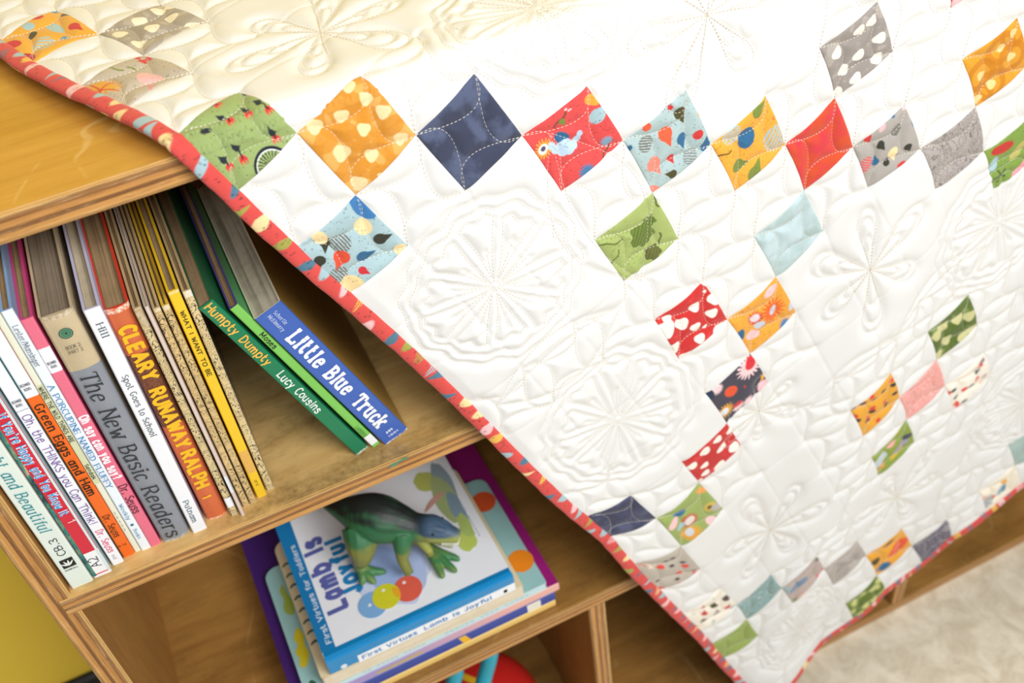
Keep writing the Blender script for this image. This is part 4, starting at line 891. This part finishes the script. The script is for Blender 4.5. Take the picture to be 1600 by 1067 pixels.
def surf(ij):
    """finished cloth surface with the drape's measured stretch and sag, world coordinates"""
    M, hang = cloth(ij)
    D_ = np.vstack([tps_eval(SH[:, :2], SH_W, q) for q in np.array_split(ij, max(1, len(ij) // 20000))])
    t = 1 / (1 + np.exp(-(QV + QS * (ij[:, 0] * np.sin(QTH) - ij[:, 1] * np.cos(QTH))) / .006))
    fade = np.clip((ij[:, 0] + 12) / 4, 0, 1)
    M[:, 0] += D_[:, 0] * fade; M[:, 1] += (1 - t) * D_[:, 1] * fade; M[:, 2] += t * D_[:, 1] * fade
    M[:, 1] = np.where((M[:, 2] < .004) & (hang > .01), np.minimum(M[:, 1], -.0075), M[:, 1])
    M[:, 2] = np.where((M[:, 1] > 0) & (M[:, 1] < .3), np.maximum(M[:, 2], .010), M[:, 2])
    M[:, 2] += Z0
    return M

I0, I1, J0, J1, RES = -8.0, 20.0, 0.0, 14.5, 36
ni, nj = int((I1 - I0) * RES) + 1, int((J1 - J0) * RES) + 1
gi = np.linspace(I0, I1, ni); gj = np.linspace(J0, J1, nj)
GI, GJ = np.meshgrid(gi, gj, indexing='ij')
IJ = np.stack([GI.ravel(), GJ.ravel()], 1)
P = surf(IJ).reshape(ni, nj, 3)

# ---- stitched lines of the quilting, in grid units
curves = []
def arc(p, q, bulge, n=18, skew=.58):
    p = np.array(p, float); q = np.array(q, float); d = q - p; nrm = np.array([-d[1], d[0]])
    t = np.linspace(0, 1, n)[:, None]
    return p + d * t + nrm * bulge * np.sin(np.pi * t ** skew)
FLOWERS = [(4.45, 1.5, 1.27, 0), (8.2, 1.62, 1.3, 0), (-.25, 2.5, 1.3, 1), (1.75, 4.25, 1.15, 0), (3.3, 5.7, 1.3, 1), (9.35, 6.42, 1.3, 1), (10.8, 8.95, 1.3, 0),
           (10.5, 1.0 + 2.6, .9, 1), (13.6, 2.55, 1.3, 1), (18.2, 1.75, 1.1, 0), (16.5, 5.2, 1.25, 1), (16.8, 8.6, 1.3, 0), (5.3, 8.1 + 2.6, 1.2, 0), (-3.2, 4.6, 1.3, 0), (-2.0, 7.2, 1.3, 1), (1.5, 8.2, 1.3, 0), (13.5, 10.5, 1.3, 0), (8.3, 12.5, 1.3, 1)]
def flower(cx, cy, R, kind, ph):
    rr = random.Random(int(cx * 100 + cy * 7))
    if kind == 0:
        N = 10
        for k in range(N):
            a0 = 2 * math.pi * k / N + ph; da = math.pi / N
            r1 = R * rr.uniform(.72, .86)
            e = .80
            pts = [(0.05 * R, a0)]
            for t in np.linspace(.1, 1, 6): pts.append((r1 * t, a0 - da * e * (.35 + .65 * t)))
            pts += [(r1 * 1.05, a0 - da * .45), (r1 * .97, a0), (r1 * 1.06, a0 + da * .4)]
            for t in np.linspace(1, .1, 6): pts.append((r1 * t, a0 + da * e * (.35 + .65 * t)))
            curves.append(np.array([(cx + r * math.cos(a), cy + r * math.sin(a)) for r, a in pts]))
            s = rr.uniform(-.3, .3) * da
            curves.append(np.array([(cx + r * math.cos(a0 + s * r / R), cy + r * math.sin(a0 + s * r / R)) for r in np.linspace(.12, rr.uniform(.45, .62), 8) * R]))
        for q, sc in enumerate((.94, 1.06)):
            th = np.linspace(0, 2 * math.pi, 120)
            r = R * sc * (1 + .055 * np.abs(np.sin(N * .5 * (th - ph) + 1.2)) + .02 * np.sin(17 * th + q)) - .03 * R
            curves.append(np.stack([cx + r * np.cos(th), cy + r * np.sin(th)], 1))
    else:
        for k in range(6):
            a0 = 2 * math.pi * k / 6 + ph
            for sc in (1.0, .84, .55):
                L_ = R * sc * (1.0 if k % 2 else .86)
                t = np.linspace(0, 1, 30)
                r = L_ * np.sin(np.pi * t) ** .55
                a = a0 + (.46 * sc ** .5) * (t - .5) * 2 * np.sin(np.pi * np.clip(t, .06, .94)) ** .4
                curves.append(np.stack([cx + r * np.cos(a), cy + r * np.sin(a)], 1))
for n_, (cx, cy, R, kd) in enumerate(FLOWERS): flower(cx, cy, R, kd, .3 + .5 * n_)
def near_flower(i, j, pad=.25): return any((i - a) ** 2 + (j - b) ** 2 < (R + pad) ** 2 for a, b, R, _ in FLOWERS)
for i in range(int(I0), int(I1)):
    for j in range(0, int(J1)):
        if near_flower(i + .5, j + .5, .3): continue
        b = .30
        curves += [arc((i, j), (i + 1, j), b), arc((i + 1, j), (i + 1, j + 1), b), arc((i + 1, j + 1), (i, j + 1), b), arc((i, j + 1), (i, j), b)]
for a, b in (((6.35, .3), (6.35, 2.7)), ((6.2, 3.2), (3.2, 3.3)), ((11.2, 6.4), (11.2, 8.6)), ((11.3, 4.4), (11.3, 6.4))):      # leaves in the sashes
    for bl in (.22, -.22, .1): curves.append(arc(a, b, bl, 30, 1))
def resample(C, step):
    d = np.r_[0, np.cumsum(np.hypot(*np.diff(C, axis=0).T))]
    s = np.arange(0, d[-1], step)
    return np.stack([np.interp(s, d, C[:, 0]), np.interp(s, d, C[:, 1])], 1)
curves = [c[(c[:, 0] > I0) & (c[:, 0] < I1 - .02) & (c[:, 1] > .02) & (c[:, 1] < J1)] for c in curves]
curves = [c for c in curves if len(c) > 2]
pts = np.vstack([resample(c, .6 / RES) for c in curves])
dist = np.full((ni, nj), 9.0); WN = 9
fi = (pts[:, 0] - I0) * RES; fj = (pts[:, 1] - J0) * RES
bi, bj = np.round(fi).astype(int), np.round(fj).astype(int)
for a in range(-WN, WN + 1):
    for b in range(-WN, WN + 1):
        x, y = bi + a, bj + b
        ok = (x >= 0) & (x < ni) & (y >= 0) & (y < nj)
        np.minimum.at(dist, (x[ok], y[ok]), (np.hypot(x - fi, y - fj) / RES)[ok])
puff = .0027 * (1 - np.exp(-(np.minimum(dist, .25) / .085) ** 1.3))
seam = np.minimum(np.abs(GI - np.round(GI)), np.abs(GJ - np.round(GJ)))
puff -= .0005 * np.exp(-(seam / .03) ** 2)
rs = np.random.RandomState(5)
wr = sum(np.sin(GI * a + GJ * b + c) for a, b, c in zip(rs.randn(9) * 5, rs.randn(9) * 5, rs.rand(9) * 6)) / 9
puff += .0006 * wr
edge = np.clip(np.minimum(GJ, I1 - GI) / .2, 0, 1)
puff *= .3 + .7 * edge
def normals(P):
    n = np.cross(np.gradient(P, axis=0), np.gradient(P, axis=1))
    return n / (np.linalg.norm(n, axis=2, keepdims=True) + 1e-12)
NB = normals(P)
P = P + NB * puff[..., None]
NS = normals(P)

def grid_mesh(name, P, mats, col=None):
    a, b = P.shape[:2]
    idx = np.arange(a * b).reshape(a, b)
    q = np.stack([idx[:-1, :-1], idx[1:, :-1], idx[1:, 1:], idx[:-1, 1:]], -1).reshape(-1, 4)
    me = bpy.data.meshes.new(name)
    me.vertices.add(a * b); me.vertices.foreach_set('co', P.reshape(-1).astype(np.float32))
    me.loops.add(q.size); me.loops.foreach_set('vertex_index', q.reshape(-1).astype(np.int32))
    me.polygons.add(len(q)); me.polygons.foreach_set('loop_start', (np.arange(len(q)) * 4).astype(np.int32))
    me.polygons.foreach_set('use_smooth', np.ones(len(q), bool))
    for m in mats: me.materials.append(m)
    if col is not None:
        at = me.color_attributes.new('col', 'FLOAT_COLOR', 'POINT')
        at.data.foreach_set('color', np.concatenate([col.reshape(-1, 3), np.ones((a * b, 1))], 1).astype(np.float32).reshape(-1))
    me.update(calc_edges=True); me.validate()
    return me
def cotton(name, col=None):
    k = NT(name)
    if col: k.base(col)
    else: k.base(k.n('ShaderNodeAttribute', attribute_name='col').outputs['Color'])
    k.rough(.85); k.b.inputs['Specular IOR Level'].default_value = .2
    k.b.inputs['Sheen Weight'].default_value = .15
    k.bump(k.noise(k.coord(), 1500, 2, .6), .12, .0005)
    return k.m
M_white = cotton('white_cotton', 'e5e4e1'); M_print = cotton('printed_cotton'); M_thread = paint('ecru_thread', 'd7c9ae', .7, .03); M_thread2 = paint('cream_thread', 'ece4d2', .7, .03)

quilt = thing('patchwork_quilt', (0, 0, 0), 'white patchwork quilt with bright printed squares and red print binding, draped over the bookcase', 'quilt')
obj('quilt_top', grid_mesh('quilt_top', P, [M_white]), quilt)['label'] = 'white quilted cotton'
st = 6
Bk = (P - NB * .0062)[::st, ::st]
obj('backing', grid_mesh('backing', Bk[:, ::-1], [M_white]), quilt)

def sample(G, ij):
    """bilinear sample of a lattice"""
    fi = np.clip((ij[:, 0] - I0) * RES, 0, ni - 1.001); fj = np.clip((ij[:, 1] - J0) * RES, 0, nj - 1.001)
    a = fi.astype(int); b = fj.astype(int); u = (fi - a)[:, None]; v = (fj - b)[:, None]
    return G[a, b] * (1 - u) * (1 - v) + G[a + 1, b] * u * (1 - v) + G[a + 1, b + 1] * u * v + G[a, b + 1] * (1 - u) * v

# ---- printed squares
def fnoise(U, V, sc, seed, oct_=4):
    r = np.random.RandomState(seed); o = np.zeros_like(U); amp = 1.0; tot = 0
    for q in range(oct_):
        G = r.rand(64, 64); x = U * sc * 2 ** q + 7; y = V * sc * 2 ** q + 7
        a = np.floor(x).astype(int); b = np.floor(y).astype(int); u = x - a; v = y - b; u = u * u * (3 - 2 * u); v = v * v * (3 - 2 * v)
        g = lambda p, q_: G[p % 64, q_ % 64]
        o += amp * (g(a, b) * (1 - u) * (1 - v) + g(a + 1, b) * u * (1 - v) + g(a + 1, b + 1) * u * v + g(a, b + 1) * (1 - u) * v); tot += amp; amp *= .55
    return o / tot
def print_square(spec, n, seed):
    base, pat, ms = spec
    t = np.linspace(0, 1, n); U, V = np.meshgrid(t, t, indexing='ij')
    C = np.empty((n, n, 3)); C[:] = lin(base)
    aa = 1.2 / n; rnd = random.Random(seed)
    wu = U + .02 * (fnoise(U, V, 7, seed) - .5); wv = V + .02 * (fnoise(U, V, 7, seed + 1) - .5)
    def put(mask, col, op=1.0): C[:] = C + (np.array(lin(col)) - C) * (np.clip(mask, 0, 1) * op)[..., None]
    step = lambda d: np.clip(.5 - d / aa, 0, 1)
    gr = fnoise(U, V, 9, seed + 3)
    C *= (.93 + .14 * gr)[..., None]
    pk, *pc = pat.split(':') if pat else ('',)
    motifs = [m.split() for m in ms.split(';') if m]
    if pk == 'm': put(np.clip((fnoise(U, V, 5, seed + 5, 5) - .42) * 4, 0, 1), pc[0], .8)
    if pk == 'x':
        f = np.abs(((fnoise(U * 1.0, V * 2.2, 5, seed + 6, 2) * 6) % 1) - .5); put(np.clip((.16 - f) * 12, 0, 1), pc[0], .85)
    if pk in 'rq' and pk:
        for m in motifs:
            cu, cv, s = float(m[1]), float(m[2]), float(m[3]); d = np.hypot(wu - cu, wv - cv)
            put(step(np.abs(d - s * 2.2) - s * .5), pc[-1], .75)
    if pk == 'g':
        for q in range(150):
            cu, cv = rnd.random(), rnd.random() * .5
            put(step(np.hypot((U - cu) * 2.2, V - cv) - .012), pc[0], .8)
    for m in motifs:
        kd, cu, cv, s, col, ang, asp = m[0], float(m[1]), float(m[2]), float(m[3]), m[4], math.radians(float(m[5])), float(m[6])
        du, dv = wu - cu, wv - cv
        if kd in 'tWdlb': du, dv = U - cu, V - cv
        x = du * math.cos(ang) + dv * math.sin(ang); y = -du * math.sin(ang) + dv * math.cos(ang)
        th = np.arctan2(y, x); r = np.hypot(x, y)
        if kd in 'oh':
            d = (np.hypot(x / s, y / (s * asp)) - 1) * s * asp * .8; k = step(d)
            if kd == 'h': k = k * (np.sin(y / s * 22 + 3 * gr) > -.25)
            put(k, col)
        elif kd in 'cr':
            put(step(np.hypot(x, y * 1.1) - s * .8 * (1 + .12 * np.sin(3 * th + seed))), col)
        elif kd == 'd':
            body = np.hypot(x, y) - s * .62
            tip = np.maximum(np.abs(y) - s * .6 * (1 - np.clip(x / (s * 1.3), 0, 1)), np.maximum(-x, x - s * 1.3))
            put(step(np.minimum(body, tip)), col)
        elif kd == 'f': put(step(np.hypot(x, y / asp) - s * .72 * (.80 + .20 * np.sin(th * 17) + .06 * np.sin(th * 29))), col)
        elif kd == 'w':
            k = np.zeros_like(U)
            for q in range(5): k = np.maximum(k, step(np.abs(np.sin(th - q * 1.26)) * r - .012) * (np.cos(th - q * 1.26) > 0) * (r < s))
            put(k, col)
        elif kd == 'W':
            put(step(r - s), '1f2430'); put(step(r - s * .86), 'eef0e8'); put(step(r - s * .80), base)
            put(step(r - s * .8) * (np.sin(th * 26) > .55), '1f2430')
        elif kd == 'k':
            for q in range(7):
                a, b = rnd.uniform(-s, s) * .6, rnd.uniform(-s, s) * .4; put(step(np.hypot(x - a, y - b) - s * .16), col)
        elif kd == 'l': put(step(np.maximum(np.abs(y + .15 * s * np.sin(x / s * 3)) - .013, np.abs(x) - s)), col)
        elif kd == 't':
            put(step(np.maximum(np.hypot(x, y) - s * .62, x - s * .25)), col)
            for a in (-.5, 0, .5): put(step(np.maximum(np.abs(y - a * s) - s * .2 * (1 - np.clip((x - .1 * s) / (s * .8), 0, 1)), np.maximum(-x, x - s * .8))), col)
            put(step(np.maximum(np.abs(y) - .011, np.maximum(x, -x - s * 1.6))), '2b3138')
        elif kd == 'b':
            k = step(r - s * .62 * (1 + .12 * np.sin(5 * th) + .05 * np.sin(9 * th))); put(k, col); put(k * (np.sin((U * 1.1 + V) * 85 + 4 * gr) > .6), '47562a', .7)
    if 's' == pk:
        for q in range(170):
            cu, cv, s = rnd.random(), rnd.random(), rnd.uniform(.003, .0075)
            a0, a1, b0, b1 = int(max(0, (cu - .02) * n)), int((cu + .02) * n) + 2, int(max(0, (cv - .02) * n)), int((cv + .02) * n) + 2
            d = np.hypot(U[a0:a1, b0:b1] - cu, V[a0:a1, b0:b1] - cv) - s
            k = np.clip(.5 - d / aa, 0, 1)[..., None] * .8
            C[a0:a1, b0:b1] += (np.array(lin('2a2d30')) - C[a0:a1, b0:b1]) * k
    if pk == 'q' or pk == 'r':
        sp = (fnoise(U, V, 60, seed + 9, 1) > .86); put(sp * .5, '6b6050', .35)
    return C
P_LABELS = {(-4, 0): 'mustard square with drops at the far left', (-3, 1): 'taupe square with cream ovals', (-2, 0): 'taupe square with a mustard flower', (0, 0): 'green square with red tulips bent over the shelf edge',
 (1, 1): 'mustard square with cream dots', (2, 2): 'navy square', (3, 3): 'coral square with flowers', (4, 4): 'pale blue square with drops', (5, 5): 'mustard square with blue dot and leaves',
 (6, 6): 'plain red-orange square', (7, 7): 'grey square with drops', (8, 8): 'grey square with scribbled writing', (9, 9): 'green square with red oval', (5, 7): 'grey square with cream ovals', (7, 9): 'orange square with rings',
 (2, 0): 'pale blue square with drops by the binding', (5, 3): 'green square with bushes', (7, 5): 'plain pale blue square', (7, 3): 'red and white dotted square', (8, 4): 'mustard square with two flowers',
 (9, 3): 'charcoal square with pink flowers', (10, 2): 'red square with white dots', (11, 1): 'green square with a mustard flower', (10, 0): 'navy square at the binding', (12, 0): 'grey square with tulips', (13, 6): 'pink printed square'}
PR = dict(PRINTS)
PR[(2, 0)] = ('a9c2c6', 's', 'd .18 .30 .12 3a3a30 -45 1;h .32 .42 .13 77736a 0 1;o .35 .78 .13 f0d6a0 0 .8;o .15 .98 .2 3f77ad 0 .7;d .48 .30 .17 dd5238 -60 1;d .66 .50 .14 34688f 70 1;d .62 .82 .13 3a3a30 70 1;d .32 .08 .12 3a3a30 -50 1;o .08 .30 .12 f0d6a0 0 .7;h .66 .10 .13 77736a 0 1;d .82 .36 .09 c8343c 20 1;o .90 .12 .15 efd49a 0 1;o .95 .9 .1 f0d6a0 0 .8')
for s_, (key, spec) in enumerate(sorted(PR.items())):
    i, j = key
    n = 129 if i - 0 < 6 else 97 if i < 12 else 73
    t = np.linspace(0, 1, n); A, B_ = np.meshgrid(i + t, j + t, indexing='ij')
    e = np.minimum(np.minimum(A - i, i + 1 - A), np.minimum(B_ - j, j + 1 - B_)).ravel()
    ij = np.stack([A.ravel(), B_.ravel()], 1)
    V = sample(P, ij) + sample(NS, ij) * (.00002 + .00038 * np.clip(e / .012, 0, 1))[:, None]
    o = obj('patch', grid_mesh('patch', V.reshape(n, n, 3), [M_print], print_square(spec, n, 11 + s_ * 13)), quilt)
    if key in P_LABELS: o['label'] = P_LABELS[key]

# ---- thread: one dash after another along every curve
VS = []; FS = []
nb_ = 0
for c in curves:
    R_ = resample(c, .0115)
    for k in range(0, len(R_) - 4, 5):
        s = R_[[k, k + 3]]
        d = s[1] - s[0]; L_ = np.hypot(*d)
        if L_ < 1e-6: continue
        nrm = np.array([-d[1], d[0]]) / L_ * .0038
        VS.append(np.array([s[0] + nrm, s[0] - nrm, s[1] - nrm, s[1] + nrm, (s[0] * .8 + s[1] * .2), (s[0] * .2 + s[1] * .8)]))
VS = np.array(VS); nd = len(VS)
fl_ = VS.reshape(-1, 2)
lift = np.tile([.0001, .0001, .0001, .0001, .00034, .00034], nd)
colored = np.array([(int(np.floor(a)), int(np.floor(b))) in PR for a, b in fl_])
V = sample(P, fl_) + sample(NS, fl_) * (lift + .0004 * colored)[:, None]
base_ = np.arange(nd)[:, None] * 6
F = np.concatenate([base_ + np.array(q) for q in ((0, 1, 4, 4), (1, 2, 5, 4), (2, 3, 5, 5), (3, 0, 4, 5))])
F3 = [tuple(dict.fromkeys(f.tolist())) for f in F]
me = bpy.data.meshes.new('stitching'); me.from_pydata(V.tolist(), [], F3); me.materials.append(M_thread); me.materials.append(M_thread2)
me.polygons.foreach_set('material_index', [int(colored[f[0]]) for f in F3]); me.update()
so = obj('stitching', me, quilt); so['kind'] = 'stuff'

# ---- binding: a folded strip of red print round the edge
def binding(line, outward, name, seed):
    """line: grid points just on the cloth edge"""
    Q = sample(P, line); Nn = sample(NB, line)
    T_ = np.gradient(Q, axis=0); T_ /= np.linalg.norm(T_, axis=1, keepdims=True)
    O = np.cross(T_, Nn) * outward; O /= np.linalg.norm(O, axis=1, keepdims=True)
    s = np.r_[0, np.cumsum(np.linalg.norm(np.diff(Q, axis=0), axis=1))] / QS
    m = 30; th = np.linspace(0, 2 * np.pi, m)[None, :]
    hw, hh = .0056, .0031
    wb = 1 + .05 * np.sin(s * 9)[:, None] * np.sin(s * 3.7)[:, None]
    cx = .0040 + hw * np.cos(th) * wb; cz = -.0012 + hh * np.sign(np.sin(th)) * np.abs(np.sin(th)) ** .7
    G = Q[:, None, :] + O[:, None, :] * cx[..., None] + Nn[:, None, :] * cz[..., None]
    # the print
    t = np.broadcast_to((np.cos(th) * np.sign(np.sin(th) + 1e-9) + 1), (len(s), m))      # 0..2 round the strip
    across = np.where(np.sin(th) >= 0, np.arccos(np.clip(np.cos(th), -1, 1)) / np.pi, 1.0) + 0 * s[:, None]
    S2 = np.broadcast_to(s[:, None], across.shape)
    C = np.empty(across.shape + (3,)); C[:] = lin('d6504a'); rnd = random.Random(seed)
    C *= (.94 + .12 * fnoise(S2 * .3, across * .3, 20, seed))[..., None]
    pal = ['f2bfc0', '54788c', 'a4bfc6', 'efd39a', '54788c', 'a4a04e', 'f2bfc0', 'a4bfc6', 'e8b455', '54788c']
    pos = .1; k = 0
    while pos < s[-1]:
        cc = rnd.choice(pal); side = rnd.choice((0, 1, 1, .5)); w = rnd.uniform(.11, .20)
        a = (across - side) * .30 * (1 if side else 1); b = S2 - pos - (across - side) * rnd.uniform(-.15, .15)
        kind = rnd.random()
        if kind < .45: d = np.maximum(np.abs(b) - w * .5 * (1 - np.abs(across - side) / .8), np.abs(across - side) - .75)
        else: d = (np.hypot(b / (w * .55), a / .17) - 1) * .08
        msk = np.clip(.5 - d / .014, 0, 1)
        if rnd.random() < .2: msk = msk * (np.sin(b * 150) > -.2)
        C += (np.array(lin(cc)) - C) * msk[..., None]
        pos += rnd.uniform(.20, .46)
    for q in range(int(s[-1] * 26)):
        p_, a_ = rnd.uniform(0, s[-1]), rnd.random(); r_ = rnd.uniform(.005, .011)
        k0, k1 = np.searchsorted(s, [p_ - .04, p_ + .04])
        d = np.hypot(S2[k0:k1] - p_, (across[k0:k1] - a_) * .24) - r_
        C[k0:k1] += (np.array(lin('2a2d30')) - C[k0:k1]) * (np.clip(.5 - d / .012, 0, 1) * .85)[..., None]
    if outward < 0: G = G[:, ::-1]; C = C[:, ::-1]
    o = obj(name, grid_mesh(name, G, [M_print], C), quilt)
    return o
tt = np.arange(I0, I1 + .11, 1 / 110)
o = binding(np.stack([np.minimum(tt, I1), 0 * tt], 1)[tt <= I1], 1, 'binding', 4); o['label'] = 'red print binding down the left edge'
tt = np.arange(-.08, J1, 1 / 110)
o = binding(np.stack([0 * tt + I1, np.maximum(tt, 0)], 1)[tt >= 0], 1, 'binding', 9); o['label'] = 'red print binding along the lower edge'
